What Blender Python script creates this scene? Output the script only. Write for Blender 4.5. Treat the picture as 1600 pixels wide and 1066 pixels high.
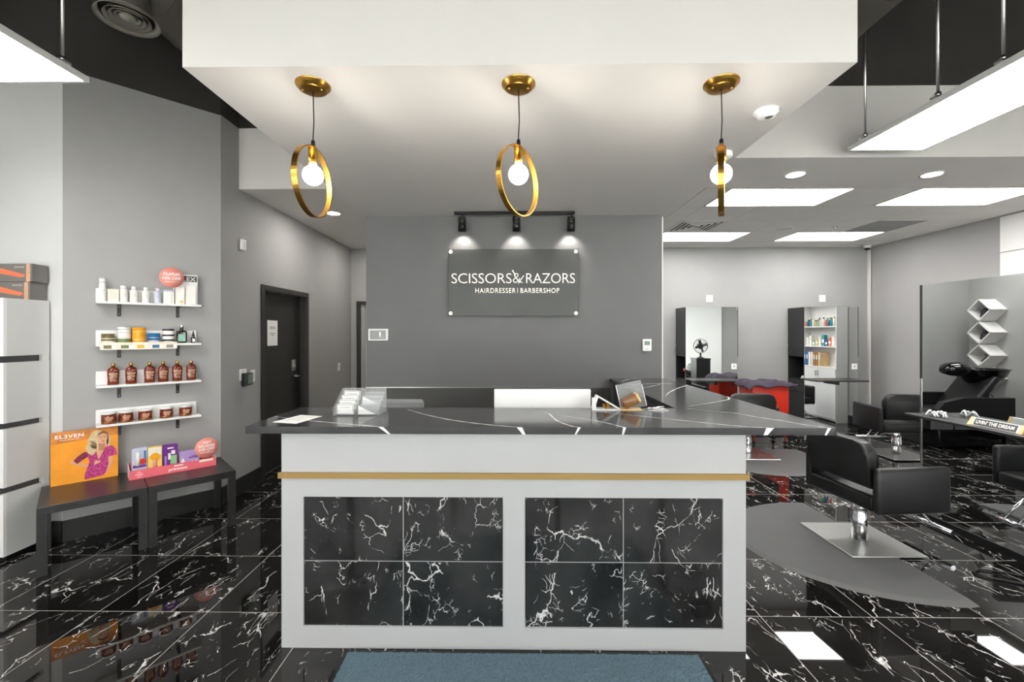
import bpy, bmesh, math, random
from mathutils import Matrix, Vector
random.seed(7)
PI = math.pi
for o in list(bpy.data.objects):
    bpy.data.objects.remove(o, do_unlink=True)
scene = bpy.context.scene
COL = scene.collection

# ------------------------------------------------------------------ camera
cam_d = bpy.data.cameras.new('camera')
cam = bpy.data.objects.new('camera', cam_d)
COL.objects.link(cam)
cam.location = (0, 0, 1.55)
cam.rotation_euler = (PI / 2, 0, 0.0122)
cam_d.sensor_fit = 'HORIZONTAL'
cam_d.sensor_width = 36.0
cam_d.lens = 684.0 / 1600.0 * 36.0
cam_d.shift_x = (800 - 789.6) / 1600.0
cam_d.shift_y = (521 - 533) / 1600.0
cam_d.clip_start = 0.02
scene.camera = cam

# ------------------------------------------------------------------ world, exposure
w = bpy.data.worlds.new('world')
scene.world = w
w.use_nodes = True
bg = w.node_tree.nodes['Background']
bg.inputs['Color'].default_value = (1.0, 0.985, 0.965, 1)
bg.inputs['Strength'].default_value = 2.2
sun_d = bpy.data.lights.new('sun', 'SUN'); sun_d.energy = 30.0; sun_d.angle = 0.02; sun_d.color = (1.0, 0.985, 0.965)
sun = bpy.data.objects.new('sun', sun_d); COL.objects.link(sun)
sun.rotation_euler = (math.radians(8), 0, 0.2)      # high midday sun, added so the pavement bounces light up onto the soffit
vs = scene.view_settings
vs.view_transform = 'Standard'
vs.look = 'None'
vs.gamma = 1.0
vs.use_curve_mapping = False
vs.exposure = 0.84
PANEL_E = 8.0
BULB_E = 58.0
SPOT_W = 3.0

# ------------------------------------------------------------------ materials
def lin(c):
    c = c / 255.0
    return c / 12.92 if c <= 0.04045 else ((c + 0.055) / 1.055) ** 2.4
def rgb(r, g, b): return (lin(r), lin(g), lin(b), 1)
MATS = {}
def mat(name, col, rough=0.5, metal=0.0, spec=0.5, bump=0.0, bscale=60.0, var=0.06, vscale=4.0,
        trans=0.0, ior=1.45, coat=0.0, emit=0.0, alpha=1.0, coord='Object'):
    m = bpy.data.materials.new(name)
    m.use_nodes = True
    nt = m.node_tree
    p = nt.nodes['Principled BSDF']
    p.inputs['Roughness'].default_value = rough
    p.inputs['Metallic'].default_value = metal
    p.inputs['Specular IOR Level'].default_value = spec
    p.inputs['Transmission Weight'].default_value = trans
    p.inputs['IOR'].default_value = ior
    p.inputs['Coat Weight'].default_value = coat
    p.inputs['Alpha'].default_value = alpha
    c = rgb(*col)
    tc = nt.nodes.new('ShaderNodeTexCoord')
    n = nt.nodes.new('ShaderNodeTexNoise')
    n.inputs['Scale'].default_value = vscale
    n.inputs['Detail'].default_value = 3
    nt.links.new(tc.outputs[coord], n.inputs['Vector'])
    r = nt.nodes.new('ShaderNodeValToRGB')
    lo = 1 - var; hi = 1 + var
    r.color_ramp.elements[0].position = 0.3
    r.color_ramp.elements[1].position = 0.7
    r.color_ramp.elements[0].color = tuple(min(1, x * lo) for x in c[:3]) + (1,)
    r.color_ramp.elements[1].color = tuple(min(1, x * hi) for x in c[:3]) + (1,)
    nt.links.new(n.outputs['Fac'], r.inputs['Fac'])
    nt.links.new(r.outputs['Color'], p.inputs['Base Color'])
    if emit > 0:
        p.inputs['Emission Color'].default_value = c
        p.inputs['Emission Strength'].default_value = emit
    if bump > 0:
        n2 = nt.nodes.new('ShaderNodeTexNoise')
        n2.inputs['Scale'].default_value = bscale
        n2.inputs['Detail'].default_value = 4
        nt.links.new(tc.outputs[coord], n2.inputs['Vector'])
        b = nt.nodes.new('ShaderNodeBump')
        b.inputs['Strength'].default_value = bump
        b.inputs['Distance'].default_value = 0.004
        nt.links.new(n2.outputs['Fac'], b.inputs['Height'])
        nt.links.new(b.outputs['Normal'], p.inputs['Normal'])
    MATS[name] = m
    return m

def marble(name, dark=(30, 29, 28), rough=0.07, stretch=(1.0, 0.55, 1.0), spec=0.5, mult=1.0):
    m = bpy.data.materials.new(name)
    m.use_nodes = True
    nt = m.node_tree; L = nt.links
    p = nt.nodes['Principled BSDF']
    p.inputs['Roughness'].default_value = rough
    p.inputs['Specular IOR Level'].default_value = spec
    tc = nt.nodes.new('ShaderNodeTexCoord')
    oi = nt.nodes.new('ShaderNodeObjectInfo')
    cmb = nt.nodes.new('ShaderNodeVectorMath'); cmb.operation = 'SCALE'
    cmb.inputs[0].default_value = (37.0, 53.0, 71.0)
    L.new(oi.outputs['Random'], cmb.inputs['Scale'])
    add = nt.nodes.new('ShaderNodeVectorMath'); add.operation = 'ADD'
    L.new(tc.outputs['Object'], add.inputs[0]); L.new(cmb.outputs[0], add.inputs[1])
    mp = nt.nodes.new('ShaderNodeMapping')
    mp.inputs['Rotation'].default_value = (0.3, 0.2, 0.45)
    mp.inputs['Scale'].default_value = stretch
    L.new(add.outputs[0], mp.inputs['Vector'])
    def noise(scale, det, vec):
        n = nt.nodes.new('ShaderNodeTexNoise'); n.inputs['Scale'].default_value = scale
        n.inputs['Detail'].default_value = det
        L.new(vec, n.inputs['Vector']); return n
    def vm(op, a, b=None, scale=None):
        n = nt.nodes.new('ShaderNodeVectorMath'); n.operation = op
        L.new(a, n.inputs[0])
        if b is not None: L.new(b, n.inputs[1])
        if scale is not None: n.inputs['Scale'].default_value = scale
        return n.outputs[0]
    dn = noise(3.0, 6, mp.outputs[0])
    sub = nt.nodes.new('ShaderNodeVectorMath'); sub.operation = 'SUBTRACT'
    L.new(dn.outputs['Color'], sub.inputs[0]); sub.inputs[1].default_value = (0.5, 0.5, 0.5)
    dv = vm('ADD', mp.outputs[0], vm('SCALE', sub.outputs[0], scale=0.40))
    def vein(scale, w0, mscale, m0, m1):
        v = nt.nodes.new('ShaderNodeTexVoronoi'); v.feature = 'DISTANCE_TO_EDGE'
        v.inputs['Scale'].default_value = scale
        L.new(dv, v.inputs['Vector'])
        r = nt.nodes.new('ShaderNodeMapRange'); r.interpolation_type = 'SMOOTHSTEP'
        r.inputs['From Min'].default_value = 0.0; r.inputs['From Max'].default_value = w0
        r.inputs['To Min'].default_value = 1.0; r.inputs['To Max'].default_value = 0.0
        L.new(v.outputs['Distance'], r.inputs['Value'])
        k = noise(mscale, 5, mp.outputs[0])
        r2 = nt.nodes.new('ShaderNodeMapRange'); r2.interpolation_type = 'SMOOTHSTEP'
        r2.inputs['From Min'].default_value = m0; r2.inputs['From Max'].default_value = m1
        L.new(k.outputs['Fac'], r2.inputs['Value'])
        mu = nt.nodes.new('ShaderNodeMath'); mu.operation = 'MULTIPLY'
        L.new(r.outputs[0], mu.inputs[0]); L.new(r2.outputs[0], mu.inputs[1])
        return mu.outputs[0]
    a = vein(3.2, 0.012, 9.0, 0.51, 0.58)
    b = vein(7.5, 0.012, 9.0, 0.54, 0.60)
    c = vein(26.0, 0.040, 12.0, 0.58, 0.63)
    mx = nt.nodes.new('ShaderNodeMath'); mx.operation = 'MAXIMUM'
    L.new(a, mx.inputs[0]); L.new(b, mx.inputs[1])
    mx2 = nt.nodes.new('ShaderNodeMath'); mx2.operation = 'MAXIMUM'
    L.new(mx.outputs[0], mx2.inputs[0]); L.new(c, mx2.inputs[1])
    cl = noise(3.0, 5, mp.outputs[0])
    br = nt.nodes.new('ShaderNodeValToRGB')
    d = rgb(*dark)
    br.color_ramp.elements[0].position = 0.35; br.color_ramp.elements[1].position = 0.75
    br.color_ramp.elements[0].color = tuple(x * 0.55 for x in d[:3]) + (1,)
    br.color_ramp.elements[1].color = tuple(x * 1.9 for x in d[:3]) + (1,)
    L.new(cl.outputs['Fac'], br.inputs['Fac'])
    mix = nt.nodes.new('ShaderNodeMix'); mix.data_type = 'RGBA'
    L.new(mx2.outputs[0], mix.inputs['Factor'])
    L.new(br.outputs['Color'], mix.inputs['A'])
    mix.inputs['B'].default_value = (0.75 * mult, 0.74 * mult, 0.73 * mult, 1)
    L.new(mix.outputs['Result'], p.inputs['Base Color'])
    MATS[name] = m
    return m

mat('wall_grey', (165, 164, 163), 0.7, bump=0.05, var=0.02)
mat('wall_light', (158, 158, 157), 0.7, bump=0.05, var=0.02)
mat('wall_pale', (208, 208, 207), 0.7, bump=0.05, var=0.02)
mat('wall_feature', (108, 108, 109), 0.55, bump=0.05, var=0.02)
mat('white_paint', (222, 219, 215), 0.65, bump=0.03, var=0.01)
mat('ceil_tile', (222, 220, 216), 0.8, bump=0.25, bscale=160, var=0.02)
mat('ceil_grid', (205, 203, 200), 0.5)
mat('black_paint', (54, 52, 50), 0.8, bump=0.05)
mat('baseboard', (44, 44, 44), 0.4)
mat('door_black', (40, 39, 38), 0.42, bump=0.02)
mat('frame_black', (52, 51, 50), 0.4)
mat('desk_white', (188, 188, 189), 0.35, var=0.01)
mat('gold', (196, 156, 84), 0.3, metal=1.0, var=0.05)
mat('gold_brushed', (198, 150, 70), 0.28, metal=1.0, var=0.10, vscale=20)
mat('gold_strip', (160, 130, 76), 0.4, metal=0.3, var=0.03)
mat('chrome', (225, 225, 228), 0.12, metal=1.0, var=0.02)
mat('steel', (200, 200, 198), 0.3, metal=1.0, var=0.03)
mat('mirror', (225, 228, 228), 0.0, metal=1.0, var=0.0)
mat('leather', (30, 30, 31), 0.36, bump=0.12, bscale=220, spec=0.5)
mat('black_plastic', (26, 26, 27), 0.35)
mat('black_gloss', (14, 14, 15), 0.08, coat=0.5)
mat('black_lam', (44, 44, 46), 0.28, var=0.04)
mat('table_black', (46, 45, 45), 0.3, var=0.08, vscale=12)
mat('charcoal', (78, 78, 80), 0.45)
mat('dark_panel', (72, 71, 70), 0.45, bump=0.1, bscale=30)
mat('white_plastic', (236, 236, 236), 0.35, var=0.01)
mat('white_board', (238, 237, 235), 0.4, var=0.01)
mat('storage_white', (214, 214, 212), 0.4, var=0.01)
mat('paper', (244, 243, 240), 0.8, var=0.01)
mat('ink', (60, 60, 62), 0.7)
mat('ink_light', (150, 150, 150), 0.7)
mat('quartz', (58, 58, 60), 0.12, var=0.18, vscale=9)
mat('quartz_vein', (236, 236, 236), 0.15, var=0.03)
mat('mat_grey', (84, 84, 84), 0.6, bump=0.1, bscale=200, var=0.04)
mat('grout', (176, 174, 170), 0.7)
mat('desk_grout', (176, 176, 176), 0.6)
mat('cord', (24, 24, 24), 0.5)
mat('grey_fabric', (140, 142, 142), 0.8, bump=0.1)
mat('silver_duct', (112, 108, 100), 0.5, metal=0.3)
mat('diffuser_metal', (150, 148, 136), 0.45)
mat('vent_white', (214, 212, 208), 0.5)
mat('vent_dark', (70, 70, 70), 0.7)
mat('return_grey', (150, 150, 150), 0.7, bump=0.2, bscale=300)
mat('red_plastic', (205, 48, 28), 0.35)
mat('dark_cloth', (60, 52, 66), 0.85, bump=0.3, bscale=40)
mat('amber', (112, 40, 16), 0.1, var=0.35, vscale=60, coat=0.4)
mat('amber_label', (206, 160, 128), 0.5, var=0.25, vscale=90)
mat('cream', (238, 230, 212), 0.5)
mat('wood_light', (222, 190, 140), 0.5, var=0.12, vscale=14)
mat('sign_plate', (72, 74, 73), 0.38, metal=0.25, var=0.12, vscale=1.6)
mat('sign_letter', (255, 246, 232), 0.4, emit=0.25, var=0.0)  # faint glow put into the letters and caps, which are no lamps
mat('orange', (244, 158, 42), 0.5, var=0.10, vscale=7)
mat('sand', (214, 134, 62), 0.6, var=0.25, vscale=18)
mat('skin', (226, 168, 132), 0.6)
mat('skin_dark', (196, 132, 100), 0.6)
mat('hair', (214, 188, 146), 0.6, var=0.12, vscale=60)
mat('hair_dark', (130, 92, 58), 0.6)
mat('dress', (188, 62, 124), 0.6, var=0.5, vscale=70)
mat('dress_dark', (130, 44, 70), 0.6, var=0.5, vscale=70)
mat('lips', (176, 70, 72), 0.5)
mat('pink', (240, 150, 138), 0.5, var=0.03)
mat('pink_tray', (240, 110, 122), 0.45, var=0.04)
mat('white_ink', (252, 246, 242), 0.5, var=0.0)
mat('purple', (112, 44, 140), 0.4)
mat('lavender', (178, 152, 206), 0.4)
mat('yellow_pack', (240, 206, 110), 0.4)
mat('clear_pack', (196, 200, 216), 0.2, var=0.05)
mat('teal', (40, 150, 160), 0.4)
mat('green_soft', (150, 200, 140), 0.4)
mat('blue_pack', (60, 120, 190), 0.4)
mat('olive', (116, 104, 74), 0.3)
mat('green_olive', (110, 124, 74), 0.4)
mat('orange_jar', (246, 168, 34), 0.3)
mat('blue_jar', (30, 108, 156), 0.25)
mat('white_jar', (240, 236, 230), 0.35)
mat('dark_glass', (50, 40, 34), 0.12, coat=0.4)
mat('mint', (146, 196, 176), 0.4)
mat('smoke_box', (120, 116, 112), 0.15, var=0.05)
mat('coral', (238, 122, 84), 0.4)
mat('screen_grey', (150, 150, 152), 0.25, var=0.12, vscale=18)
mat('lcd', (120, 134, 122), 0.3)
mat('green_pcb', (50, 80, 58), 0.4)
mat('amber_box', (140, 98, 58), 0.15, var=0.2, vscale=12, alpha=1.0)
mat('towel_dark', (66, 62, 68), 0.9, bump=0.5, bscale=80)
mat('binder_blue', (40, 110, 170), 0.5)
mat('binder_brown', (170, 118, 80), 0.5)
mat('glass', (235, 240, 240), 0.0, trans=1.0, ior=1.45, var=0.0)
mat('acrylic', (238, 242, 244), 0.05, var=0.0, alpha=0.13)
mat('asphalt', (196, 194, 190), 0.9)
mat('panel_emit', (255, 253, 250), 0.5, emit=PANEL_E, var=0.0)
mat('bulb_emit', (255, 250, 241), 0.4, emit=BULB_E, var=0.0)
mat('down_emit', (255, 250, 242), 0.4, emit=150.0, var=0.0)
mat('lens_emit', (255, 244, 228), 0.4, emit=4.0, var=0.0)
mat('room_warm', (224, 216, 200), 0.6)
mat('teal_dark', (40, 90, 100), 0.5)
marble('marble_floor', dark=(24, 23, 22), rough=0.02)
marble('marble_desk', dark=(44, 44, 44), rough=0.05, stretch=(1.0, 1.0, 0.8))

def carpet(name):
    m = mat(name, (92, 116, 128), 0.95, var=0.45, vscale=260, bump=0.9, bscale=300)
    return m
carpet('blue_carpet')

# ------------------------------------------------------------------ mesh builder
class MB:
    def __init__(self):
        self.v = []; self.f = []; self.sm = []
    def raw(self, verts, faces, M=None, smooth=False):
        o = len(self.v)
        for p in verts:
            p = Vector(p)
            self.v.append(tuple(M @ p) if M is not None else tuple(p))
        for f in faces:
            self.f.append([i + o for i in f]); self.sm.append(smooth)
        return self
    def bm(self, b, M=None, smooth=False):
        b.verts.index_update()
        self.raw([v.co.copy() for v in b.verts], [[v.index for v in f.verts] for f in b.faces], M, smooth)
        b.free(); return self
    def box(self, x0, x1, y0, y1, z0, z1, M=None, bev=0.0, seg=2):
        if bev <= 0:
            vs_ = [(x0, y0, z0), (x1, y0, z0), (x1, y1, z0), (x0, y1, z0), (x0, y0, z1), (x1, y0, z1), (x1, y1, z1), (x0, y1, z1)]
            fs = [(0, 3, 2, 1), (4, 5, 6, 7), (0, 1, 5, 4), (1, 2, 6, 5), (2, 3, 7, 6), (3, 0, 4, 7)]
            return self.raw(vs_, fs, M)
        b = bmesh.new()
        bmesh.ops.create_cube(b, size=1.0)
        for v in b.verts:
            v.co = Vector(((x0 + x1) / 2 + v.co.x * (x1 - x0), (y0 + y1) / 2 + v.co.y * (y1 - y0), (z0 + z1) / 2 + v.co.z * (z1 - z0)))
        bmesh.ops.bevel(b, geom=b.edges[:], offset=bev, segments=seg, profile=0.5, affect='EDGES')
        return self.bm(b, M, smooth=seg > 1)
    def lathe(self, prof, n=24, M=None, smooth=True, cap=True):
        vs_ = []; fs = []
        for r, z in prof:
            for k in range(n):
                a = 2 * PI * k / n
                vs_.append((r * math.cos(a), r * math.sin(a), z))
        for i in range(len(prof) - 1):
            for k in range(n):
                k2 = (k + 1) % n
                fs.append((i * n + k, i * n + k2, (i + 1) * n + k2, (i + 1) * n + k))
        self.raw(vs_, fs, M, smooth)
        if cap:
            o = len(self.v) - len(vs_)
            if prof[0][0] > 1e-5: self.f.append([o + k for k in reversed(range(n))]); self.sm.append(False)
            if prof[-1][0] > 1e-5: self.f.append([o + (len(prof) - 1) * n + k for k in range(n)]); self.sm.append(False)
        return self
    def cyl(self, r, z0, z1, n=20, M=None, r2=None):
        return self.lathe([(r, z0), (r if r2 is None else r2, z1)], n, M)
    def tube(self, pts, r, n=10, M=None, closed=False):
        pts = [Vector(p) for p in pts]
        N = len(pts); vs_ = []; fs = []
        prev = None
        for i, p in enumerate(pts):
            if closed: t = pts[(i + 1) % N] - pts[i - 1]
            else: t = pts[min(i + 1, N - 1)] - pts[max(i - 1, 0)]
            t.normalize()
            if prev is None:
                a = Vector((0, 0, 1)) if abs(t.z) < 0.9 else Vector((1, 0, 0))
                u = t.cross(a).normalized()
            else:
                u = (prev - t * prev.dot(t)).normalized()
            prev = u
            v = t.cross(u)
            rr = r[i] if isinstance(r, (list, tuple)) else r
            for k in range(n):
                a = 2 * PI * k / n
                vs_.append(p + (u * math.cos(a) + v * math.sin(a)) * rr)
        for i in range(N if closed else N - 1):
            j = (i + 1) % N
            for k in range(n):
                k2 = (k + 1) % n
                fs.append((i * n + k, i * n + k2, j * n + k2, j * n + k))
        self.raw(vs_, fs, M, True)
        if not closed:
            o = len(self.v) - len(vs_)
            self.f.append([o + k for k in reversed(range(n))]); self.sm.append(False)
            self.f.append([o + (N - 1) * n + k for k in range(n)]); self.sm.append(False)
        return self
    def prism(self, poly, z0, z1, M=None, smooth=False):
        # polygon in xy (counter-clockwise), extruded along z
        n = len(poly)
        vs_ = [(x, y, z0) for x, y in poly] + [(x, y, z1) for x, y in poly]
        fs = [list(reversed(range(n))), [n + k for k in range(n)]]
        self.raw(vs_, fs, M)
        o = len(self.v) - 2 * n
        for k in range(n):
            k2 = (k + 1) % n
            self.f.append([o + k, o + k2, o + n + k2, o + n + k]); self.sm.append(smooth)
        return self
    def build(self, name, m, parent=None, loc=(0, 0, 0), rot=(0, 0, 0)):
        me = bpy.data.meshes.new(name)
        me.from_pydata([tuple(v) for v in self.v], [], self.f)
        me.polygons.foreach_set('use_smooth', self.sm)
        me.materials.append(MATS[m] if isinstance(m, str) else m)
        me.update()
        return link(name, me, parent, loc, rot)
def link(name, me, parent=None, loc=(0, 0, 0), rot=(0, 0, 0)):
    o = bpy.data.objects.new(name, me)
    COL.objects.link(o)
    o.location = loc; o.rotation_euler = rot
    if parent is not None: o.parent = parent
    return o
def T(x=0, y=0, z=0): return Matrix.Translation((x, y, z))
def R(a, ax='Z'): return Matrix.Rotation(a, 4, ax)
def S(x, y, z): return Matrix.Diagonal((x, y, z, 1))
RX90 = R(PI / 2, 'X')
def tag(o, label, cat, group=None):
    o['label'] = label; o['category'] = cat
    if group: o['group'] = group
    return o
def struct(o, label=None):
    o['kind'] = 'structure'
    if label: o['label'] = label
    return o
def thing(name, label, cat, loc=(0, 0, 0), rz=0.0, group=None):
    o = bpy.data.objects.new(name, None)
    o.empty_display_size = 0.05
    COL.objects.link(o)
    o.location = loc; o.rotation_euler = (0, 0, rz)
    return tag(o, label, cat, group)
def bx(name, m, x0, x1, y0, y1, z0, z1, parent=None, bev=0.0, seg=2):
    return MB().box(x0, x1, y0, y1, z0, z1, None, bev, seg).build(name, m, parent)
def copy_tree(o, parent=None):
    c = o.copy(); COL.objects.link(c); c.parent = parent
    for ch in [k for k in bpy.data.objects if k.parent == o]:
        copy_tree(ch, c)
    return c
_TXT = {}
def text_mesh(s, width=None, height=None, ext=0.0006, bold=0.0, align='CENTER', space=1.0):
    cu = bpy.data.curves.new('t', 'FONT')
    cu.body = s; cu.align_x = align; cu.align_y = 'CENTER'
    cu.extrude = 0.0; cu.offset = bold; cu.space_character = space
    cu.resolution_u = 3
    ob = bpy.data.objects.new('t', cu); COL.objects.link(ob)
    dg = bpy.context.evaluated_depsgraph_get()
    me = bpy.data.meshes.new_from_object(ob.evaluated_get(dg))
    bpy.data.objects.remove(ob, do_unlink=True)
    xs = [v.co.x for v in me.vertices]; ys = [v.co.y for v in me.vertices]
    wx = max(xs) - min(xs); wy = max(ys) - min(ys)
    cx = (max(xs) + min(xs)) / 2; cy = (max(ys) + min(ys)) / 2
    sx = width / wx if width else None
    sy = height / wy if height else None
    sx = sx or sy; sy = sy or sx
    verts = [((v.co.x - cx) * sx, (v.co.y - cy) * sy, 0) for v in me.vertices]
    faces = [list(p.vertices) for p in me.polygons]
    bpy.data.meshes.remove(me)
    b = MB(); b.raw([(x, y, ext) for x, y, z in verts], faces)
    if ext > 0.0015:
        # side walls from boundary edges
        from collections import Counter
        cnt = Counter()
        for f in faces:
            for i in range(len(f)): cnt[frozenset((f[i], f[(i + 1) % len(f)]))] += 1
        b.raw([(x, y, 0) for x, y, z in verts], [])
        n = len(verts)
        for f in faces:
            for i in range(len(f)):
                a, c = f[i], f[(i + 1) % len(f)]
                if cnt[frozenset((a, c))] == 1: b.f.append([a, a + n, c + n, c]); b.sm.append(False)
    return b
def text(name, s, m, parent, M, width=None, height=None, ext=0.0006, bold=0.0, space=1.0):
    b = text_mesh(s, width, height, ext, bold, 'CENTER', space)
    b.v = [tuple(M @ Vector(p)) for p in b.v]
    return b.build(name, m, parent)
def ring_pts(r, n=48, plane='XZ'):
    return [(r * math.cos(2 * PI * k / n), 0, r * math.sin(2 * PI * k / n)) for k in range(n)]
# ------------------------------------------------------------------ the setting
ZC = 2.94; XL = -2.62; YB = 7.16; XR = 5.82; YF = -2.8; XLN = -4.3; ZT = 4.3
SX0, SX1, SY0, SY1, SZ = -1.462, 1.516, 1.932, 4.41, 2.736
YL = 4.19; YR = 3.49          # fronts of the left and right dropped ceilings
AX, AY = -2.62, 3.925         # corner where the angled wall starts
BX, BY = -3.331, 3.214        # its other end
ALEN = math.hypot(AX - BX, AY - BY)

# floor with single tiles
TS = 0.61; TX0 = -1.683; TY0 = 2.414
fl = struct(bx('floor', 'grout', XLN, XR, YF, YB, -0.12, -0.0004), 'black polished marble tile floor with white veins and pale joints')
tile_me = None
def inside(x, y):
    if y > BY and x < BX + (y - BY) - 0.45 and y < AY + 0.3: return False
    if y > AY and x < AX - 0.3: return False
    if y > BY + 0.3 and x < BX: return False
    return True
rest = MB()
for i in range(-5, 13):
    for j in range(-10, 8):
        x0 = TX0 + i * TS; y0 = TY0 + j * TS
        x1, y1 = x0 + TS, y0 + TS
        if x1 <= XLN + 0.02 or x0 >= XR - 0.02 or y1 <= YF + .02 or y0 >= YB - .02: continue
        cx, cy = (x0 + x1) / 2, (y0 + y1) / 2
        if not inside(cx, cy): continue
        full = x0 >= XLN and x1 <= XR and y0 >= YF and y1 <= YB
        if y0 < 0.5:
            rest.box(max(x0, XLN) + .0022, min(x1, XR) - .0022, max(y0, YF) + .0022, min(y1, YB) - .0022, -0.012, 0)
            continue
        if full:
            if tile_me is None:
                h = TS / 2 - 0.0022
                t = MB().box(-h, h, -h, h, -0.012, 0).build('floor_tile', 'marble_floor', fl, (cx, cy, 0))
                tile_me = t.data
            else:
                link('floor_tile', tile_me, fl, (cx, cy, 0))
        else:
            a0, a1 = max(x0, XLN) - cx + .0022, min(x1, XR) - cx - .0022
            b0, b1 = max(y0, YF) - cy + .0022, min(y1, YB) - cy - .0022
            MB().box(a0, a1, b0, b1, -0.012, 0).build('floor_tile', 'marble_floor', fl, (cx, cy, 0))
r_ = rest.build('floor_tiles_by_the_entrance', 'marble_floor', fl); r_['kind'] = 'stuff'

# soffit over the desk
struct(bx('ceiling_soffit', 'white_paint', SX0, SX1, SY0, SY1 + 0.12, SZ, ZT), 'white dropped soffit over the reception desk')
# feature wall
fw = struct(bx('wall_feature', 'wall_feature', SX0, SX1, SY1, SY1 + 0.12, 0, SZ - 0.0), 'dark grey feature wall behind the reception desk')
# left corridor ceiling and bulkhead
cl = MB()
cl.box(XL, SX0, YL, YB, ZC, 3.527)
cl.box(SX0, -0.70, SY1 + 0.12, YB, ZC, 3.527)
struct(cl.build('ceiling_corridor', 'white_paint'), 'white dropped ceiling over the corridor')
struct(bx('wall_back_upper_black', 'black_paint', XL, SX0, YL + 0.004, YL + 0.2, 3.527, ZT), 'black painted wall above the corridor bulkhead')
# right ceiling: drywall border, tile field backing
cr = MB()
cr.box(SX1, XR, YR, 4.20, ZC, 3.505)
cr.box(SX1, XR, 4.20, YB, ZC + 0.012, 3.2)
cr.box(-0.70, SX1, SY1 + 0.12, YB, ZC + 0.012, 3.2)
cr.box(SX1, 1.86, 4.20, YB, ZC, ZC + 0.012)
cright = struct(cr.build('ceiling_right', 'white_paint'), 'white dropped ceiling with tiles over the styling area')
struct(bx('wall_right_upper_black', 'black_paint', SX1, XR, YR + 0.004, YR + 0.2, 3.505, ZT), 'black painted wall above the right bulkhead')
struct(bx('ceiling', 'black_paint', XLN, XR, YF, 4.7, ZT, ZT + 0.1), 'black painted open ceiling')
# ceiling tiles as single pieces (panel lights, vent and return grille leave their bays free)
GX0, GY0 = 2.105, 4.22
LIGHT_BAYS = {(0, 0), (1, 0), (3, 0), (4, 0), (0, 3), (1, 3), (3, 3), (4, 3)}
ct_me = None
for i in range(-1, 7):
    for j in range(0, 5):
        if (i, j) in LIGHT_BAYS or (i, j) in {(0, 2), (4, 2)}: continue
        x0 = GX0 + i * TS; y0 = GY0 + j * TS
        x1 = min(x0 + TS, XR); y1 = min(y0 + TS, YB)
        x0 = max(x0, 1.87)
        if x1 - x0 < 0.05: continue
        cx, cy = (x0 + x1) / 2, (y0 + y1) / 2
        MB().box(x0 - cx + .007, x1 - cx - .007, y0 - cy + .007, y1 - cy - .007, 0.002, 0.012).build('ceiling_tile', 'ceil_tile', cright, (cx, cy, ZC))
for i in range(0, 8):
    x = GX0 + i * TS
    if x < XR: bx('grid_bar', 'ceil_grid', x - .006, x + .006, 4.22, YB, ZC + .003, ZC + .012, cright)
for j in range(0, 6):
    y = GY0 + j * TS
    if y < YB: bx('grid_bar', 'ceil_grid', 1.87, XR, y - .006, y + .006, ZC + .003, ZC + .0121, cright)
# back walls
struct(bx('wall_back', 'wall_light', -0.70, XR, YB, YB + 0.1, 0, 3.0), 'pale grey back wall behind the mirror stations')
# corridor back wall with door opening
wb = MB()
wb.box(XL, -2.525, YB, YB + 0.1, 0, ZC)
wb.box(-2.525, -1.60, YB, YB + 0.1, 2.075, ZC)
wb.box(-1.60, -0.65, YB, YB + 0.1, 0, ZC)
struct(wb.build('wall_corridor_end', 'wall_grey'), 'grey wall at the end of the corridor')
d2 = thing('door_2', 'black framed doorway with pale door at the corridor end', 'door', (-2.5, YB, 0))
del d2['category']; struct(d2)
fr = MB(); fr.box(-0.025, 0.035, -0.02, 0.11, 0, 2.075); fr.box(0.84, 0.90, -0.02, 0.11, 0, 2.075); fr.box(0.035, 0.84, -0.02, 0.11, 2.02, 2.075)
fr.build('door_frame', 'frame_black', d2)
bx('door_leaf', 'room_warm', 0.035, 0.84, 0.06, 0.10, 0, 2.02, d2)
bx('door_edge', 'wall_grey', 0.036, 0.10, 0.02, 0.058, 0.0, 2.02, d2)
# wall between corridor and wash area
struct(bx('wall_wash_side', 'wall_grey', -0.65, -0.50, SY1 + 0.12, YB, 0, ZC), 'grey side wall of the hair washing area')
# left wall with the washroom door
DY0, DY1, DZ = 4.555, 5.62, 2.065
wl = MB()
wl.box(XL - 0.12, XL, AY, DY0, 0, 3.525); wl.box(XL - 0.12, XL, DY0, DY1, DZ, ZC + .05); wl.box(XL - 0.12, XL, DY1, YB, 0, ZC + .05)
struct(wl.build('wall_left', 'wall_grey'), 'grey left wall with the black washroom door')
struct(bx('wall_left_upper_black', 'black_paint', XL - 0.12, XL - 0.002, AY, YL + 0.1, 3.525, ZT), 'black painted wall above the left wall')
# angled wall (local x runs along the wall to the right, local y into the wall)
aw = thing('wall_left_angled', 'grey angled wall carrying the product shelves', 'wall', (AX, AY, 0), PI / 4)
del aw['category']; struct(aw)
bx('wall_panel', 'wall_grey', -ALEN, 0, 0, 0.1, 0, 3.52, aw)
bx('upper_black_panel', 'black_paint', -ALEN, 0, 0.002, 0.1, 3.52, ZT, aw)
struct(bx('wall_left_front', 'wall_pale', XLN, BX, BY, BY + 0.1, 0, 3.52), 'pale wall facing the entrance behind the white cabinets')
struct(bx('wall_left_front_upper_black', 'black_paint', XLN, BX, BY + .002, BY + 0.1, 3.52, ZT), 'black painted wall above the pale wall')
struct(bx('wall_left_near', 'wall_pale', XLN - 0.1, XLN, YF, BY, 0, ZT), 'pale left wall beside the entrance')
struct(bx('wall_right', 'wall_grey', XR, XR + 0.1, YF, YB, 0, ZT), 'grey right wall of the styling area')
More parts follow.
